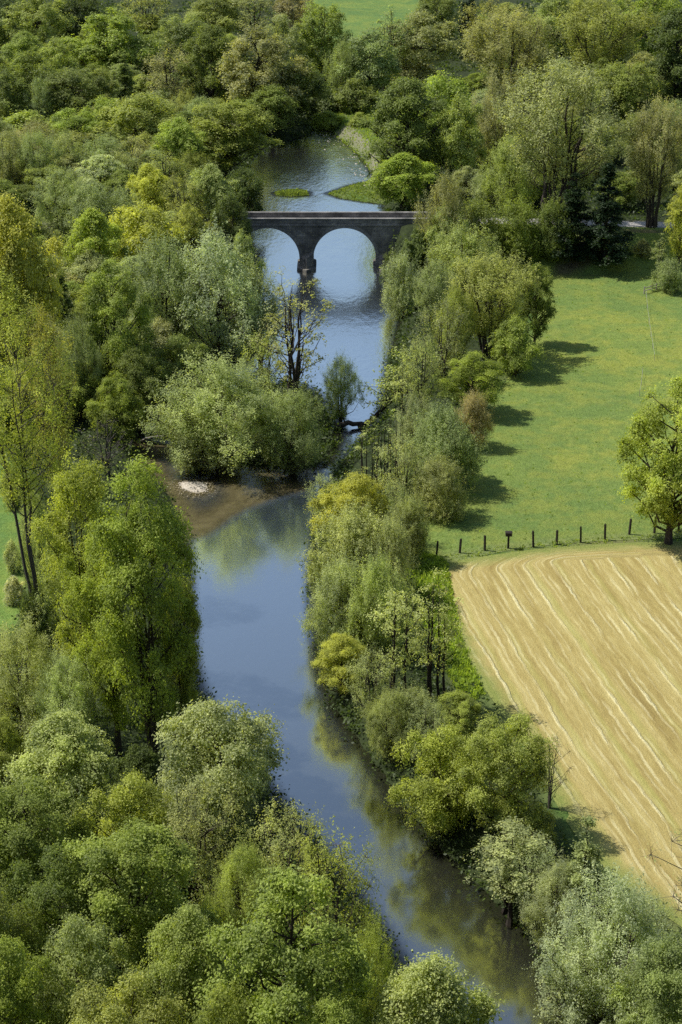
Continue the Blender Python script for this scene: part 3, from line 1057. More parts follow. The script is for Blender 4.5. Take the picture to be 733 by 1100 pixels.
pm = post_mesh(1.85, .09)
for i, (px, py) in enumerate([(442, 598), (469, 600), (494, 597), (521, 594), (573, 590), (598, 587), (624, 585), (650, 582), (676, 577), (703, 575), (729, 573)]):
    P = at(px, py - 2)
    o = link('fence_post', pm)
    o.location = P
    o.rotation_euler = (R(rnd.uniform(-3, 3)), R(rnd.uniform(-4, 4)), rnd.uniform(0, 1))
    o.scale = (1, 1, rnd.uniform(.92, 1.06))
    tag(o, 'dark wooden fence post between the green meadow and the mown field', 'fence post', 'fence posts along the edge of the mown field')
P = at(546, 590)
e = empty('fence_post', P)
tag(e, 'dark fence post with a small box on top, above the mown field', 'fence post')
link('post', post_mesh(1.7, .10), e)
g = Geo()
g.box(-.34, .34, -.26, .26, 1.5, 1.87, .1)
g.box(-.38, .38, -.30, .30, 1.873, 1.95, .3)
link('box', g.mesh('box', M_POST), e)


def tube_thing(name, pts, rad, mat, label, cat, k=7, branches=()):
    g = Geo()
    pts = np.asarray(pts, float)
    o0 = pts[0].copy()
    g.tube(pts - o0, rad, k)
    o = link(name, g.mesh(name, mat, True))
    o.location = o0
    tag(o, label, cat)
    for b_ in branches:
        g = Geo()
        bp = np.asarray(b_[0]) - o0
        g.tube(bp, b_[1], 5)
        link('branch', g.mesh('branch', mat, True), o)
    return o


def line3(a, b_, n=8, sag=0.0, jit=.08, seed=0):
    rs = np.random.RandomState(int(seed * 10))
    t = np.linspace(0, 1, n)[:, None]
    p = np.asarray(a) * (1 - t) + np.asarray(b_) * t
    p[:, 2] += sag * np.sin(t[:, 0] * PI)
    p[1:-1] += rs.normal(size=(n - 2, 3)) * jit
    return p


def up_(px, py, z):
    p = at(px, py)
    p[2] = z
    return p


# driftwood by the wooded islet
tube_thing('driftwood_log', line3(up_(252, 494, .45), up_(300, 500, .18), 9, .05, .05, 1), np.linspace(.20, .11, 9), M_DRIFT,
           'long pale driftwood log lying along the edge of the wooded islet', 'log')
a = up_(205, 505, .1)
tube_thing('driftwood_branch', line3(a, a + np.array([5.0, 2.0, 1.6]), 8, .2, .12, 2), np.linspace(.16, .06, 8), M_DRIFT,
           'pale forked driftwood branch at the left tip of the wooded islet', 'branch', 6,
           [(line3(a + np.array([1.2 * k, .5 * k, .35 * k]), a + np.array([1.2 * k + dx, .5 * k + dy, .35 * k + dz]), 5, .1, .08, k), np.linspace(.08, .03, 5))
            for k, dx, dy, dz in ((1, -1.2, .8, 1.3), (2, -.3, -1.2, .9), (3, .9, -.8, 1.5), (2.5, -1.8, .3, 1.9))])
a = up_(243, 482, 1.0)
tube_thing('broken_limb', line3(a, a + np.array([2.8, -.5, 2.3]), 7, .3, .08, 5), np.linspace(.17, .06, 7), M_DRIFT,
           'bleached broken limb sticking out of the islet willow', 'branch', 6)
a = up_(152, 476, .25)
tube_thing('driftwood_snag', line3(a, a + np.array([4.5, .8, .5]), 7, .25, .12, 6), np.linspace(.14, .05, 7), M_DRIFT,
           'thin pale snag in the shaded water left of the islet', 'branch', 6,
           [(line3(a + np.array([2, .4, .3]), a + np.array([1.6, .9, 1.5]), 5, .1, .08, 8), np.linspace(.07, .03, 5))])
# fallen trunk right of the islet
tube_thing('fallen_trunk', line3(up_(360, 461, .35), up_(392, 458, .15), 8, .35, .1, 9), np.linspace(.42, .25, 8), M_DARKWOOD,
           'dark fallen trunk lying across the narrow channel right of the islet', 'log', 8,
           [(line3(up_(372, 460, .6), up_(366, 462, 2.1), 5, .1, .06, 3), np.linspace(.14, .05, 5))])
for i, (px, py, sx, label) in enumerate([(400, 457, 1.5, 'flat pale rock beside the leaning trunk in the narrow channel'), (413, 452, .9, 'small pale rock by the right bank above the fallen trunk'),
                                         (392, 470, .55, 'little pale stone in the current below the fallen trunk')]):
    rs = np.random.RandomState(30 + i)
    import bmesh
    bm = bmesh.new()
    bmesh.ops.create_icosphere(bm, subdivisions=3, radius=1)
    for v in bm.verts:
        c_ = v.co
        k = 1 + .22 * math.sin(c_.x * 3.1 + i) * math.cos(c_.y * 2.7) + .12 * math.sin(c_.z * 6 + c_.x * 5) + rs.uniform(-.03, .03)
        v.co = (c_.x * k * sx, c_.y * k * sx * .7, c_.z * k * sx * .38)
    me = bpy.data.meshes.new('rock')
    bm.to_mesh(me)
    bm.free()
    me.materials.append(M_ROCK)
    o = link('rock', me)
    P = at(px, py)
    o.location = (P[0], P[1], .12)
    tag(o, label, 'rock')

# leaning trunk with a light crown over the channel
LB = up_(386, 461, .1)
LT = LB + np.array([7.2, 3.0, 7.5])
e = empty('leaning_tree', LB)
tag(e, 'dark trunk leaning over the channel with a thin pale crown', 'tree')
g = Geo()
p = line3(np.zeros(3), LT - LB, 10, -1.1, .08, 12)
g.tube(p, np.linspace(.36, .09, 10), 7)
rs = np.random.RandomState(3)
tips = []
for k in range(26):
    b0 = p[rs.randint(5, 10)]
    ti = b0 + np.array([rs.uniform(-4.0, 2.5), rs.uniform(-1.8, 1.8), rs.uniform(-.3, 2.4)])
    g.tube(line3(b0, ti, 5, .3, .1, 50 + k), np.linspace(.07, .015, 5), 4)
    tips += [b0 * (1 - q) + ti * q for q in (.55, .8, 1.0)]
t_ = link('trunk', g.mesh('leaning_trunk', M_BARK), e)
t_.color = (*BARKC['dark'], 1)
tips = np.array(tips)


def leaf_cloud(cl, lpc, cs, ls, rs, flatten=.6):
    pos = (cl[:, None] + rs.normal(size=(len(cl), lpc, 3)) * np.array([cs, cs, cs * flatten])).reshape(-1, 3)
    nrm = rs.normal(size=pos.shape) * .6 + np.array([-.1, 0, .7])
    nrm /= np.linalg.norm(nrm, axis=1, keepdims=True)
    a = np.cross(nrm, rs.normal(size=pos.shape))
    a /= np.linalg.norm(a, axis=1, keepdims=True)
    b_ = np.cross(nrm, a)
    sz = ls * rs.uniform(.6, 1.3, (len(pos), 1))
    V = np.stack([pos - a * sz, pos + b_ * sz * .6 - nrm * sz * .2, pos + a * sz, pos - b_ * sz * .6 - nrm * sz * .2], 1).reshape(-1, 3)
    return V, np.arange(len(V)).reshape(-1, 4), np.clip(rs.normal(.5, .2, len(pos)), 0, 1)


V, F, tn = leaf_cloud(tips, 20, .42, .16, rs)
c_ = link('crown', mesh_np('leaning_crown', V, F, M_LEAF, {'tone': ('FACE', tn)}), e)
c_.color = (*COL['pale'], 1)

# stock fence of white tape on thin stakes down the meadow
e = empty('tape_fence', at(695, 318))
tag(e, 'thin white tape fence on stakes running down the right of the meadow', 'fence')
pts = [at(x, y) for x, y in ((694, 319), (695, 333), (697, 348), (699, 362), (701, 375), (703, 388))]
o0 = np.array(e.location)
for p in pts:
    g = Geo()
    q = p - o0
    g.tube([q + (0, 0, -.2), q + (0, 0, .5), q + (0, 0, 1.05)], [.035, .03, .03], 5)
    link('stake', g.mesh('stake', M_DRIFT), e)
g = Geo()
for a, b_ in zip(pts[:-1], pts[1:]):
    g.tube(line3(a - o0 + (0, 0, .9), b_ - o0 + (0, 0, .9), 5, -.12, .0), .016, 4)
link('tape', g.mesh('tape', M_TAPE), e)
e = empty('tape_fence', at(690, 405))
tag(e, 'short loose length of white tape fence lower in the meadow', 'fence')
o0 = np.array(e.location)
pts = [at(x, y) for x, y in ((690, 403), (689, 414), (687, 426))]
for p in pts:
    g = Geo()
    q = p - o0
    g.tube([q + (0, 0, -.2), q + (0, 0, .5), q + (0, 0, .95)], [.035, .03, .03], 5)
    link('stake', g.mesh('stake', M_DRIFT), e)
g = Geo()
for a, b_ in zip(pts[:-1], pts[1:]):
    g.tube(line3(a - o0 + (0, 0, .8), b_ - o0 + (0, 0, .75), 5, -.2, .0), .014, 4)
link('tape', g.mesh('tape', M_TAPE), e)

# rail fence by the clipped bush at the right edge
e = empty('rail_fence', at(692, 316))
tag(e, 'low weathered rail fence under the clipped bush by the meadow', 'fence')
o0 = np.array(e.location)
pts = [at(x, y) for x, y in ((692, 316), (705, 312), (719, 308), (735, 303), (752, 299))]
for p in pts:
    g = Geo()
    q = p - o0
    g.tube([q + (0, 0, -.2), q + (0, 0, .6), q + (0, 0, 1.25)], [.11, .10, .09], 6)
    link('post', g.mesh('post', M_DRIFT), e)
for zz in (.55, 1.0):
    for a, b_ in zip(pts[:-1], pts[1:]):
        g = Geo()
        g.tube(line3(a - o0 + (0, -.12, zz), b_ - o0 + (0, -.12, zz), 4, 0, .02, 4), .07, 5)
        link('rail', g.mesh('rail', M_DRIFT), e)
# ------------------------------------------------------------------ the trees: kind, x, top, foot, width in the photograph, colour, label
TREES = [
    # far wood, upper left
    ('broad', 12, -14, 52, 52, 'deep', 'dark tree at the very top left of the picture'),
    ('broad', 42, -10, 62, 56, 'olive', 'olive green tall tree second from the left along the top edge'),
    ('broad', 82, -12, 50, 52, 'dark', 'dark crowned tree on the top edge left of the big round one'),
    ('round', 123, 8, 88, 88, 'mid', 'big dense round tree standing out in the upper left wood'),
    ('sparse', 160, -14, 45, 54, 'olive', 'thin olive tree on the top edge right of the big round one'),
    ('round', 30, 34, 92, 48, 'mid', 'small round green tree below the top left corner'),
    ('broad', 64, 40, 100, 46, 'olive', 'olive tree left below the big round one in the upper left wood'),
    ('broad', 36, 54, 128, 66, 'deep', 'wide dark green tree in the middle of the upper left wood'),
    ('broad', 80, 67, 132, 66, 'deep', 'dense dark tree with lit top under the big round one'),
    ('broad', 10, 74, 138, 52, 'deep', 'dark tree at the left edge a little below the top corner'),
    ('willow', 46, 84, 138, 36, 'sage', 'feathery grey green tree among the dark ones at upper left'),
    ('broad', 112, 72, 128, 42, 'mid', 'narrow mid green tree just under the big round one'),
    ('conifer', 136, 58, 116, 36, 'deep', 'slender dark feathery tree right below the big round one'),
    ('sparse', 184, 48, 124, 54, 'taupe', 'brownish half bare tree with thin upright limbs in the left wood'),
    ('round', 156, 98, 170, 82, 'olive', 'broad olive yellow dome in the middle of the left wood'),
    ('round', 114, 102, 158, 50, 'bright', 'bright green rounded crown left of the olive dome'),
    ('round', 194, 126, 190, 50, 'bright', 'small bright green rounded tree left of the glossy dark one by the river'),
    ('bush', 30, 118, 160, 66, 'mid', 'low green bush belt at the far left'),
    ('chestnut', 78, 116, 165, 56, 'bright', 'bright leafy bush at the foot of the dark trees on the left'),
    ('ash', 14, 140, 214, 44, 'taupe', 'grey brown tree with bare upright stems at the left edge'),
    ('ash', 44, 142, 216, 44, 'sage', 'grey green many stemmed tree next to the left edge'),
    ('willow', 74, 142, 206, 50, 'sage', 'soft grey green tree right of the grey many stemmed one'),
    ('willow', 112, 146, 205, 56, 'sage', 'faded grey green crown behind the whitish tree in the left wood'),
    ('sparse', 148, 146, 206, 50, 'taupe', 'thin taupe tree between the whitish and the olive crowns'),
    ('sparse', 178, 158, 222, 46, 'olive', 'thin olive tree behind the small yellow one'),
    # top middle
    ('broad', 196, 10, 72, 50, 'sage', 'pale headed tree near the top edge above the glossy dark one'),
    ('broad', 232, -12, 48, 62, 'olive', 'olive tree on the top edge above the dark conical one'),
    ('sparse', 274, -12, 48, 58, 'taupe', 'brownish thin tree on the top edge left of centre'),
    ('broad', 312, -14, 50, 48, 'brown', 'brown tinted tree on the top edge left of the far meadow'),
    ('broad', 350, -6, 92, 54, 'mid', 'tall tree with visible trunk beside the far meadow'),
    ('chestnut', 230, 27, 124, 64, 'deep', 'dark cone shaped leafy tree above the glossy one by the river'),
    ('broad', 278, 27, 132, 80, 'taupe', 'wide grey olive tree right of the dark cone shaped one'),
    ('broad', 303, 13, 96, 48, 'sage', 'pale topped tree left of the tall one by the far meadow'),
    ('broad', 318, 62, 130, 56, 'deep', 'shaded dark tree on the bank at the far bend'),
    ('round', 292, 90, 146, 60, 'deep', 'dark shaded bush overhanging the far bend of the river'),
    ('bush', 342, 92, 128, 46, 'dark', 'dark low bush at the edge of the far glade'),
    ('willow', 369, 44, 112, 34, 'sage', 'grey willow at the edge of the far meadow'),
    ('broad', 398, 30, 112, 62, 'sage', 'grey green tree right below the far meadow'),
    ('alder', 418, 4, 98, 40, 'sage', 'thin feathery tree standing at the right of the far meadow'),
    ('broad', 450, 10, 92, 70, 'taupe', 'grey brown broad tree right of the far meadow'),
    ('broad', 470, -14, 54, 50, 'deep', 'dark tree on the top edge right of the far meadow'),
    ('conifer', 502, -16, 62, 44, 'blackgreen', 'nearly black conifer on the top edge in the middle'),
    ('bush', 380, 84, 120, 44, 'deep', 'dark bush below the grey trees by the far glade'),
    ('bush', 446, 66, 96, 60, 'taupe', 'low taupe bush in the shade right of the far glade'),
    ('alder', 372, 60, 100, 22, 'mid', 'single slim tree in the far glade'),
    ('bush', 352, 118, 138, 34, 'bright', 'bright low bush at the river end of the far glade'),
    ('bush', 386, 120, 136, 22, 'mid', 'small green bush in the far glade beside the gravel bank'),
    # top right
    ('sparse', 527, -6, 70, 60, 'ochre', 'ochre tinted tree on the top edge right of the black conifer'),
    ('ash', 548, 12, 122, 96, 'taupe', 'large grey olive tree high up behind the tall bare limbed one'),
    ('broad', 596, -16, 70, 60, 'olive', 'olive tree on the top edge right of centre'),
    ('ash', 640, -6, 104, 98, 'olive', 'big light olive tree at the top right'),
    ('broad', 692, -20, 74, 68, 'bright', 'bright olive crown on the top edge near the right corner'),
    ('chestnut', 722, 4, 124, 72, 'dark', 'very dark leafy tree in the top right corner'),
    ('broad', 674, 60, 134, 64, 'mid', 'mid green tree between the olive and the very dark one at right'),
    ('chestnut', 644, 62, 120, 42, 'deep', 'dark green bush behind the right shoulder of the tall bare limbed tree'),
    ('ash', 596, 68, 236, 146, 'taupe', 'great many limbed tree with thin olive brown leaf right of the bridge', ),
    ('round', 474, 76, 176, 84, 'bright', 'broad light green crown above the dark leafy one across the bridge'),
    ('chestnut', 436, 84, 202, 84, 'deep', 'dark glossy leafy tree on the right bank beyond the bridge'),
    ('broad', 492, 100, 206, 52, 'olive', 'olive tree between the dark leafy and the many limbed ones'),
    ('willow', 532, 78, 190, 58, 'taupe', 'taupe crown on the left shoulder of the great many limbed tree'),
    ('willow', 548, 146, 232, 58, 'olive', 'light olive feathery tree behind the flat topped hedge'),
    ('ash', 700, 108, 244, 76, 'taupe', 'grey green tree with spreading bare limbs right of the dark conifer'),
    ('round', 432, 165, 226, 70, 'bright', 'bright green round bush at the waterside just beyond the bridge'),
    ('willow', 476, 188, 292, 62, 'taupe', 'taupe feathery tree at the right end of the bridge'),
    ('conifer', 648, 174, 284, 66, 'blackgreen', 'black green conifer at the end of the hedge by the meadow'),
    ('conifer', 614, 186, 280, 62, 'blackgreen', 'shaded dark conifer left of the black green one'),
    ('fluffy', 512, 216, 276, 66, 'mid', 'left part of the flat topped hedge behind the meadow'),
    ('fluffy', 553, 215, 278, 66, 'mid', 'middle part of the flat topped hedge behind the meadow'),
    ('fluffy', 592, 217, 280, 56, 'deep', 'right part of the flat topped hedge next to the conifers'),
    ('sparse', 598, 262, 284, 18, 'grey', 'tiny pale sapling in front of the hedge by the meadow'),
    ('broad', 728, 196, 290, 44, 'yellow', 'yellow green tree cut by the right edge above the clipped bush'),
    ('alder', 707, 250, 300, 22, 'grey', 'slim greyish tree beside the track at right'),
    ('fluffy', 718, 279, 314, 40, 'sage', 'clipped dark bush above the rail fence at right'),
    ('bush', 690, 256, 276, 22, 'taupe', 'dry taupe shrub on the verge below the track'),
    # round the bridge
    ('bush', 450, 244, 294, 42, 'dark', 'dark shrub against the right abutment of the bridge'),
    ('round', 478, 216, 298, 56, 'sage', 'sage green tree behind the whitish one near the end of the bridge'),
    ('sparse', 420, 268, 302, 24, 'deep', 'small dark sapling at the foot of the right abutment'),
    ('willow', 500, 240, 312, 78, 'pale', 'whitish green tree in front of the hedge on the right bank'),
    ('fluffy', 430, 274, 338, 50, 'silver', 'silvery bush at the waterside just below the bridge'),
    ('willow', 464, 280, 345, 46, 'grey', 'soft grey green tree right of the silvery bush'),
    ('ash', 525, 272, 384, 116, 'olive', 'large olive yellow tree at the head of the row along the meadow'),
    ('chestnut', 574, 280, 372, 46, 'deep', 'dark leafy tree on the meadow side of the large olive yellow one'),
    ('round', 552, 338, 404, 62, 'mid', 'mid green rounded tree right below the large olive yellow one'),
    ('sparse', 476, 318, 412, 62, 'taupe', 'grey brown thin tree on the bank left of the large olive yellow one'),
    ('willow', 488, 310, 396, 50, 'olive', 'olive feathery tree behind the grey brown thin one'),
    ('chestnut', 507, 378, 446, 80, 'bright', 'bright green dense round tree at the edge of the meadow'),
    ('sparse', 452, 352, 448, 48, 'pale', 'pale thin tree on the bank across from the fallen trunk'),
    ('alder', 436, 380, 462, 34, 'pale', 'spindly pale tree next to the leaning trunk'),
    ('fluffy', 507, 424, 482, 48, 'brown', 'reddish brown bush below the bright green round tree'),
    ('fluffy', 474, 436, 524, 74, 'grey', 'big grey green bush in the middle of the meadow row'),
    ('round', 497, 462, 516, 36, 'deep', 'small dark green bush touching the meadow'),
    ('willow', 446, 424, 500, 52, 'grey', 'grey green tree behind the bare poles on the bank'),
    ('fluffy', 470, 492, 556, 66, 'taupe', 'grey taupe bush just above the corner of the meadow'),
    ('poles', 398, 446, 534, 36, 'pale', 'left clump of thin dark pole stems on the right bank'),
    ('poles', 421, 440, 532, 36, 'pale', 'right clump of thin dark pole stems on the right bank'),
    ('sparse', 432, 468, 548, 54, 'pale', 'thin pale tree right of the bare pole clumps'),
    ('round', 384, 506, 594, 74, 'yellow', 'yellow green tree on the right bank level with the fence'),
    ('sparse', 350, 508, 572, 46, 'pale', 'thin tree leaning over the water opposite the sandbar'),
    ('sparse', 420, 516, 588, 56, 'sage', 'thin grey tree right of the yellow green one on the bank'),
    ('fluffy', 440, 536, 606, 50, 'sage', 'sage bush at the left end of the fence posts'),
    ('fluffy', 384, 548, 640, 92, 'pale', 'big soft pale willow bush on the right bank'),
    ('fluffy', 418, 560, 650, 58, 'grey', 'grey willow bush right of the big soft pale one'),
    ('fluffy', 368, 604, 700, 68, 'grey', 'soft willow bush overhanging the right waterside'),
    ('fluffy', 404, 598, 704, 68, 'pale', 'tall pale willow bush behind the bright leafy shrub'),
    ('chestnut', 367, 682, 748, 56, 'yellow', 'bright yellow green leafy shrub at the right waterside'),
    ('alder', 428, 612, 770, 60, 'pale', 'airy tree with two dark upright stems beside the mown field'),
    ('alder', 466, 612, 762, 62, 'pale', 'airy alder leaning out over the corner of the mown field'),
    ('sparse', 398, 696, 780, 60, 'pale', 'thin pale shrub at the waterside left of the airy tree'),
    ('fluffy', 444, 742, 796, 64, 'grey', 'grey green bush under the airy trees'),
    ('chestnut', 492, 742, 800, 52, 'mid', 'mid green bush at the lower left edge of the mown field'),
    ('willow', 420, 740, 818, 60, 'sage', 'sage willow over the water left of the big spreading tree'),
    ('sparse', 462, 752, 826, 50, 'grey', 'thin grey shrub just above the big spreading tree'),
    ('broad', 538, 762, 900, 92, 'olive', 'right darker half of the big spreading tree by the mown field'),
    ('round', 474, 776, 898, 94, 'lime', 'big yellow green spreading tree over the water'),
    ('bare', 590, 782, 868, 48, 'pale', 'bare twiggy tree standing in the edge of the mown field'),
    ('bush', 572, 860, 912, 56, 'mid', 'deep green low bush between the mown field and the river'),
    ('boughs', 548, 888, 985, 98, 'grey', 'spreading tree with layered boughs over the dark water'),
    ('sparse', 574, 898, 990, 60, 'silver', 'silvery thin shrub left of the cone shaped tree'),
    ('conifer', 624, 880, 1004, 78, 'sage', 'cone shaped grey green tree beside the mown field'),
    ('willow', 596, 928, 1022, 76, 'grey', 'silver leaved shrub hanging over the lower river'),
    ('willow', 650, 944, 1112, 128, 'silver', 'big grey willow in the lower right corner'),
    ('broad', 712, 1004, 1160, 112, 'sage', 'broad green tree at the right edge in the lower corner'),
    ('boughs', 612, 1026, 1120, 92, 'grey', 'low boughs reaching over the water at the lower right'),
    ('sparse', 692, 962, 1070, 60, 'grey', 'thin grey crown right of the big grey willow'),
    ('bare', 750, 862, 1000, 124, 'pale', 'leafless tree reaching in from the right edge over the mown field'),
    ('chestnut', 718, 404, 584, 116, 'lime', 'large leafy tree at the right edge above the mown field'),
    # left of the bridge
    ('willow', 68, 182, 256, 64, 'sage', 'grey green soft tree above the yellow one at the left edge'),
    ('chestnut', 110, 166, 226, 56, 'silver', 'whitish green tree in the middle of the left wood'),
    ('round', 162, 176, 236, 50, 'yellow', 'small yellow green crown above the big yellow dome'),
    ('willow', 100, 198, 272, 66, 'grey', 'grey tree between the two yellow domes'),
    ('willow', 136, 202, 270, 50, 'grey', 'grey green crown left of the big yellow dome'),
    ('sparse', 196, 184, 250, 50, 'olive', 'thin olive tree right of the small yellow green crown'),
    ('chestnut', 248, 106, 188, 84, 'mid', 'glossy dark green tree leaning to the river above the bridge'),
    ('round', 262, 178, 252, 50, 'dark', 'dark shaded tree at the left end of the bridge'),
    ('round', 262, 246, 330, 44, 'sage', 'sage bush at the waterside hiding the left end of the first arch'),
    ('round', 228, 176, 246, 56, 'sage', 'sage green crown behind the beige one by the bridge'),
    ('round', 250, 206, 300, 50, 'dark', 'dark shrub against the left end of the bridge'),
    ('round', 158, 215, 306, 92, 'yellow', 'big bright yellow green dome left of the bridge'),
    ('round', 104, 224, 322, 66, 'bright', 'light green crown left below the big yellow dome'),
    ('round', 204, 216, 290, 40, 'olive', 'small olive crown right of the big yellow dome'),
    ('round', 240, 228, 288, 58, 'taupe', 'beige rounded tree left of the first arch'),
    ('round', 22, 212, 420, 118, 'yellow', 'huge yellow green crown at the left edge'),
    ('conifer', 72, 290, 392, 40, 'dark', 'narrow dark tree beside the huge yellow crown'),
    ('willow', 176, 256, 384, 84, 'grey', 'grey willow with dark visible limbs left of the silver one'),
    ('willow', 236, 250, 394, 104, 'silver', 'large silvery willow left of the river below the bridge'),
    ('willow', 280, 288, 392, 54, 'grey', 'small grey willow on the bank right of the large silvery one'),
    ('chestnut', 126, 278, 430, 84, 'mid', 'rounded green leafy tree in front of the grey willows'),
    ('willow', 88, 342, 448, 52, 'sage', 'dull sage tree behind the tall ochre one'),
    ('round', 148, 372, 458, 62, 'deep', 'dark green tree in the shade above the brown pool'),
    ('round', 128, 398, 474, 56, 'mid', 'mid green bush above the bare thicket by the pool'),
    ('broad', 194, 358, 436, 62, 'deep', 'deep green shaded tree behind the islet willow'),
    ('bare', 116, 440, 512, 66, 'olive', 'thicket of bare grey branches left of the brown pool'),
    ('dead', 316, 286, 446, 96, 'taupe', 'half dead tree with mistletoe clumps standing on the wooded islet'),
    ('sparse', 286, 352, 430, 60, 'olive', 'thin olive tree at the back of the wooded islet'),
    ('willow', 366, 382, 454, 40, 'grey', 'drooping willow at the water on the right tip of the islet'),
    ('willow', 238, 386, 504, 132, 'pale', 'large grey green willow spreading over the wooded islet'),
    ('willow', 314, 418, 508, 78, 'sage', 'rounded darker willow at the near right end of the islet'),
    ('fluffy', 212, 440, 504, 70, 'grey', 'low skirts of grey willow at the near left end of the islet'),
    # left side, tall ones
    ('tall', 42, 284, 690, 122, 'yellow', 'very tall thin tree with yellow green leaf and a bare dark trunk'),
    ('tall', 78, 330, 628, 76, 'ochre', 'second tall ochre tree right of the very tall one'),
    ('poplar', 100, 480, 772, 90, 'lime', 'leftmost of the bright poplars at the waterside'),
    ('poplar', 166, 492, 830, 116, 'bright', 'tallest bright green poplar at the left waterside'),
    ('poplar', 128, 556, 812, 84, 'bright', 'shorter bright poplar in front between the two taller ones'),
    ('poplar', 200, 612, 806, 50, 'mid', 'narrow shaded tree between the tallest poplar and the open water'),
    ('fluffy', 78, 588, 690, 62, 'pale', 'soft pale bush at the foot of the poplars'),
    ('willow', 46, 528, 650, 46, 'pale', 'pale thin bush by the left meadow behind the dark trunk'),
    ('bush', 15, 578, 616, 20, 'silver', 'upper white flowering bush at the edge of the left meadow'),
    ('bush', 17, 616, 650, 22, 'white', 'lower white flowering bush at the edge of the left meadow'),
    ('bush', 40, 618, 692, 30, 'dark', 'dark ivy bush round the foot of the very tall trunk'),
    ('bush', 16, 500, 545, 30, 'sage', 'sage bush at the top of the left meadow'),
    ('willow', 30, 672, 800, 104, 'pale', 'pale willow at the left edge below the left meadow'),
    ('willow', 78, 704, 818, 72, 'pale', 'second pale willow left of the poplar foot'),
    ('round', 72, 768, 900, 124, 'pale', 'whitish green rounded tree left of the poplar foot'),
    ('chestnut', 10, 772, 900, 66, 'mid', 'mid green tree at the left edge beside the whitish one'),
    ('round', 236, 750, 912, 138, 'grey', 'large grey green leafy tree at the left waterside'),
    ('bush', 150, 800, 850, 56, 'dark', 'dark undergrowth bush at the foot of the big poplar'),
    # lower left
    ('broad', 36, 824, 980, 122, 'deep', 'dark green tree at the left edge of the lower wood'),
    ('round', 148, 828, 970, 108, 'lime', 'light lime green tree in the middle of the lower wood'),
    ('sparse', 214, 838, 985, 100, 'taupe', 'thin taupe tree right of the lime green one'),
    ('sparse', 306, 858, 990, 84, 'pale', 'thin airy tree leaning out over the river'),
    ('sparse', 356, 884, 1060, 112, 'lime', 'airy light green tree at the waterside in the lower wood'),
    ('chestnut', 150, 884, 1080, 146, 'mid', 'big green leafy tree in the centre of the lower left wood'),
    ('broad', 72, 912, 1080, 112, 'deep', 'deep green tree left of the big leafy one'),
    ('willow', 262, 910, 1030, 84, 'olive', 'soft olive tree behind the widest tree of the lower wood'),
    ('chestnut', 312, 936, 1200, 188, 'mid', 'widest leafy tree of the lower wood near the bottom'),
    ('round', 210, 976, 1150, 110, 'olive', 'olive green crown left of the widest lower tree'),
    ('round', 96, 984, 1160, 110, 'sage', 'greyish leafy crown in the lower left'),
    ('broad', 8, 956, 1130, 100, 'deep', 'dark tree on the left edge near the bottom'),
    ('chestnut', 22, 1012, 1200, 112, 'bright', 'bright green tree in the bottom left corner'),
    ('broad', 140, 1046, 1240, 130, 'olive', 'olive tree cut off by the bottom edge at left'),
    ('round', 246, 1056, 1250, 110, 'mid', 'mid green crown cut by the bottom edge left of the widest tree'),
    ('willow', 400, 992, 1140, 64, 'lime', 'light feathery tree right of the widest lower tree'),
    ('round', 456, 1034, 1230, 150, 'pale', 'pale green domed crown at the bottom edge by the river'),
    ('chestnut', 356, 1066, 1260, 96, 'mid', 'leafy crown cut by the bottom edge left of the pale dome'),
]
for t_ in TREES:
    tree(*t_)

# the closed canopy between them: nothing in the photograph tells these apart
rf = random.Random(21)
FILL = [(-30, 250, 40, 240, 13, 8, 'plain green tree lost in the closed canopy of the far left wood', 'trees of the closed far left wood'),
        (500, 765, 20, 225, 11, 7, 'plain green tree lost in the closed canopy of the far right wood', 'trees of the closed far right wood'),
        (-30, 190, 250, 470, 9, 7, 'plain green tree filling the wood left of the wooded islet', 'trees filling the wood left of the islet')]
for xa, xb, ya, yb, nx_, ny_, lab, grp in FILL:
    for a in range(nx_):
        for b_ in range(ny_):
            px = xa + (xb - xa) * (a + rf.random()) / nx_
            py = ya + (yb - ya) * (b_ + rf.random()) / ny_
            P = at(px, py)
            q = np.array([P[0]]), np.array([P[1]])
            if sdist(*q, RIVER)[0] > -3 or sdist(*q, MEADOW)[0] > -3 or sdist(*q, FARMEADOW)[0] > -4 or sdist(*q, GLADE)[0] > -2 or sdist(*q, LEFTMEADOW)[0] > -2:
                continue
            if abs(P[1] - ROADY) < 6 or (P[1] < ROADY and P[0] > 40) or sdist(*q, DRY)[0] > -6:
                continue
            sc_ = 1800 / (P[1] * 1.08)
            hh = rf.uniform(6.5, 9.5) * sc_ * (1 if py < 240 else .95)
            tree(rf.choice(['broad', 'round', 'willow', 'round', 'chestnut']), px, py - hh, py, hh * rf.uniform(.85, 1.15), rf.choice(['deep', 'mid', 'sage', 'olive', 'mid', 'grey', 'taupe']), lab, seed=rf.randint(0, 2), group=grp)

# ivy on the very tall trunk and clumps of mistletoe in the half dead tree belong to those trees
# ------------------------------------------------------------------ undergrowth: nobody could count it
rs = np.random.RandomState(77)
N0 = 60000
ux = rs.uniform(-1, 1, N0)
uy = np.exp(rs.uniform(math.log(62), math.log(600), N0))
uxx = ux * (.25 * uy + 12)
ok = (sdist(uxx, uy, RIVER) < -.3) | (sdist(uxx, uy, ISLAND) > .3)
for p, mrg in ((MEADOW, -.6), (HAY, -1.2), (LEFTMEADOW, -.5), (FARMEADOW, -2), (GLADE, 3), (DRY, 0), (GRAVEL, -.5)):
    ok &= sdist(uxx, uy, p) < mrg
ok &= ~((np.abs(uy - ROADY) < 3.0))
ok &= seg_dist(uxx, uy, FENCELINE, False) > 3.5
ok &= rs.uniform(0, 1, N0) < .36
ux, uy = uxx[ok], uy[ok]
n_floor = len(ux)
bx_, by_ = [], []                            # a thicker fringe along the water's edge
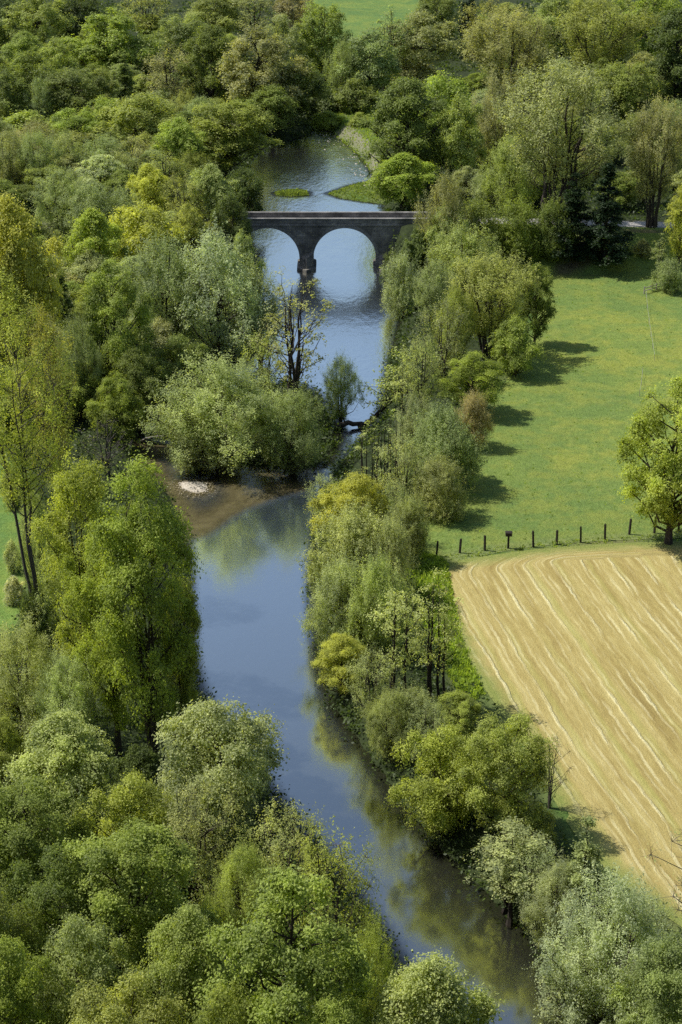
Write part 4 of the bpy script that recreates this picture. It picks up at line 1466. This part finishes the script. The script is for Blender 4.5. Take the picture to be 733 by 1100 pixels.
for p, s_in in ((RIVER, -1), (ISLAND, 1)):
    for i_ in range(len(p)):
        a, b_ = p[i_], p[(i_ + 1) % len(p)]
        L_ = np.linalg.norm(b_ - a)
        m_ = int(L_ * (3.2 if a[1] < 230 else 1.6))
        if m_ == 0:
            continue
        t = rs.uniform(0, 1, m_)
        nr_ = np.array([-(b_ - a)[1], (b_ - a)[0]]) / (L_ + 1e-9)
        q = a + t[:, None] * (b_ - a) + nr_ * rs.normal(0, .8, m_)[:, None]
        k_ = sdist(q[:, 0], q[:, 1], p) * s_in
        q = q[(k_ > -.5) & (k_ < 2.2)]
        k_ = (sdist(q[:, 0], q[:, 1], SHALLOW) < .3) & (sdist(q[:, 0], q[:, 1], GRAVEL) < -.8) & ((np.abs(q[:, 1] - ROADY) > 5))
        bx_.append(q[k_, 0])
        by_.append(q[k_, 1])
ux, uy = np.concatenate([ux] + bx_), np.concatenate([uy] + by_)
uz = np.maximum(h(ux, uy), 0)
sz = .085 + uy * .00060
hgt = np.minimum(.35 + rs.gamma(1.6, .45, len(ux)), 2.6) * np.where(inside(ux, uy, VERGE), .2, 1)
cl = np.stack([ux, uy, uz + hgt * .55], 1)
lpc = 18
off = np.clip(rs.normal(size=(len(cl), lpc, 3)), -1.8, 1.8) * np.stack([.45 + sz, .45 + sz, hgt * .32], 1)[:, None]
pos = (cl[:, None] + off).reshape(-1, 3)
nrm = rs.normal(size=pos.shape) * .6 + np.array([0, 0, .7])
nrm /= np.linalg.norm(nrm, axis=1, keepdims=True)
a = np.cross(nrm, rs.normal(size=pos.shape))
a /= np.linalg.norm(a, axis=1, keepdims=True)
b_ = np.cross(nrm, a)
s_ = np.repeat(sz, lpc)[:, None] * rs.uniform(.6, 1.4, (len(pos), 1))
V = np.stack([pos - a * s_, pos + b_ * s_ * .6, pos + a * s_, pos - b_ * s_ * .6], 1).reshape(-1, 3)
o = link('undergrowth', mesh_np('undergrowth', V, np.arange(len(V)).reshape(-1, 4), M_LEAF, {'tone': ('FACE', np.clip(np.repeat(rs.normal(.45, .22, len(cl)), lpc) + rs.normal(0, .1, len(pos)), 0, 1))}))
o.color = (.080, .120, .035, 1)
tag(o, 'low tangled green undergrowth covering the woodland floor and the banks', 'undergrowth', None, 'stuff')


def grass(name, label, polys, n, hh, wd, col, avoid=None, seed=1, dens=None):
    rs = np.random.RandomState(seed)
    allp = []
    for p in polys:
        lo, hi = p.min(0), p.max(0)
        lo, hi = np.maximum(lo, (-110, 0)), np.minimum(hi, (120, 900))
        q = rs.uniform(lo, hi, (n * 4, 2))
        q = q[inside(q[:, 0], q[:, 1], p)][:n]
        allp.append(q)
    q = np.vstack(allp)
    z = h(q[:, 0], q[:, 1])
    k = 5
    pos = np.repeat(np.stack([q[:, 0], q[:, 1], z], 1), k, 0)
    m_ = len(pos)
    pos[:, :2] += rs.normal(size=(m_, 2)) * wd * 1.2
    th = rs.uniform(0, PI, m_)
    hs = hh * np.repeat(rs.gamma(3, .33, len(q)), k) * rs.uniform(.6, 1.3, m_)
    side = np.stack([np.cos(th), np.sin(th), th * 0], 1) * wd
    lean = np.stack([rs.normal(size=m_) * .3, rs.normal(size=m_) * .3, np.ones(m_)], 1) * hs[:, None]
    V = np.stack([pos - side * .6, pos + side * .6, pos + side + lean, pos - side + lean * .9], 1).reshape(-1, 3)
    o = link(name, mesh_np(name, V, np.arange(4 * m_).reshape(-1, 4), M_LEAF, {'tone': ('FACE', np.clip(np.repeat(rs.normal(.5, .2, len(q)), k), 0, 1))}))
    o.color = (*col, 1)
    tag(o, label, 'grass', None, 'stuff')


grass('meadow_grass', 'rough tufts of grass scattered over the green meadow', [MEADOW], 5000, .07, .05, (.30, .40, .09), seed=4)
grass('verge_grass', 'longer rough grass along the banks and the edge of the mown field', [VERGE, GLADE], 4200, .20, .07, (.36, .46, .11), seed=5)
grass('river_grass', 'bright grass on the low spits in the river beyond the bridge', [ISLET, SPIT], 1500, .12, .10, (.26, .33, .11), seed=6)
bank_strip = np.vstack([FENCELINE + (0, 1.0), (FENCELINE + (0, -.6))[::-1]])
grass('fence_grass', 'pale long grass left uncut along the fence posts', [bank_strip], 1000, .13, .05, (.36, .44, .15), seed=7)

# a small sandbar of dry sand
s0 = chaikin(BAR, 2)
sx0 = np.array([(c[0], c[1]) for c in s0])
ctr = sx0.mean(0)
V, F = [], []
nr = len(sx0)
for i_, (k, z) in enumerate(((1.05, -.05), (.8, .10), (.5, .19), (.2, .22))):
    V += [(*(ctr + (p - ctr) * k), z + .03 * math.sin(j * 1.7)) for j, p in enumerate(sx0)]
for r_ in range(3):
    F += [(r_ * nr + j, r_ * nr + (j + 1) % nr, (r_ + 1) * nr + (j + 1) % nr, (r_ + 1) * nr + j) for j in range(nr)]
V.append((*ctr, .22))
T = [(3 * nr + j, 3 * nr + (j + 1) % nr, 4 * nr) for j in range(nr)]
tag(link('sandbar', mesh_np('sandbar', np.array(V), [np.array(F), np.array(T)], M_SANDBAR, None, True)), kind='structure')

rs = np.random.RandomState(9)
g = Geo()
ICO = np.array([(0, 0, 1), (1, 0, 0), (0, 1, 0), (-1, 0, 0), (0, -1, 0), (0, 0, -1)], float)
IT = [(0, 1, 2), (0, 2, 3), (0, 3, 4), (0, 4, 1), (5, 2, 1), (5, 3, 2), (5, 4, 3), (5, 1, 4)]
q = np.vstack([ctr + (sx0[rs.randint(0, nr, 420)] + rs.normal(size=(420, 2)) * .5 - ctr) * np.sqrt(rs.uniform(.7, 2.6, (420, 1))), GRAVEL[rs.randint(0, len(GRAVEL), 300)] + rs.normal(size=(300, 2)) * (3, 6)])
for i_, p in enumerate(q):
    zz = max(h1(*p), -.05)
    if zz > 1.2:
        continue
    r_ = rs.uniform(.04, .13) * (1 if i_ < 420 else 2.2)
    g.add(ICO * r_ * (1 + .3 * rs.normal(size=(6, 3)) * .6) * (1, .8, .5) + (p[0], p[1], zz + r_ * .15), (), IT)
tag(link('pebbles', g.mesh('pebbles', M_SANDBAR)), 'loose pebbles scattered over the sandbar and the gravel bank', 'pebbles', None, 'stuff')

# ------------------------------------------------------------------ daylight
SUN_EL, SUN_AZ = R(56), R(-78)               # azimuth from +Y, negative to the left
w = bpy.data.worlds.new('World')
scene.world = w
w.use_nodes = True
nt = w.node_tree
nt.nodes.clear()
sky = nt.nodes.new('ShaderNodeTexSky')
sky.sky_type = 'NISHITA'
sky.sun_disc = False
sky.sun_elevation = SUN_EL
sky.sun_rotation = SUN_AZ
sky.air_density = 1.0
sky.dust_density = 1.3
sky.ozone_density = 1.0
bg = nt.nodes.new('ShaderNodeBackground')
bg.inputs['Strength'].default_value = .128
ow = nt.nodes.new('ShaderNodeOutputWorld')
nt.links.new(sky.outputs[0], bg.inputs[0])
nt.links.new(bg.outputs[0], ow.inputs[0])
sd_ = bpy.data.lights.new('sun', 'SUN')
sd_.energy = 5.0
sd_.angle = R(.53)
sd_.color = (1.0, .97, .91)
so = bpy.data.objects.new('sun', sd_)
from mathutils import Vector
sv = Vector((math.sin(SUN_AZ) * math.cos(SUN_EL), math.cos(SUN_AZ) * math.cos(SUN_EL), math.sin(SUN_EL)))
so.rotation_euler = (-sv).to_track_quat('-Z', 'Y').to_euler()
so.location = (-200, 300, 400)
C.objects.link(so)

scene.view_settings.view_transform = 'Standard'
scene.view_settings.look = 'None'
scene.view_settings.exposure = 0
scene.view_settings.gamma = 1
cy = scene.cycles
cy.use_denoising = False
cy.max_bounces = 6
cy.diffuse_bounces = 3
cy.glossy_bounces = 3
cy.transmission_bounces = 3
cy.transparent_max_bounces = 6
cy.caustics_reflective = False
cy.caustics_refractive = False
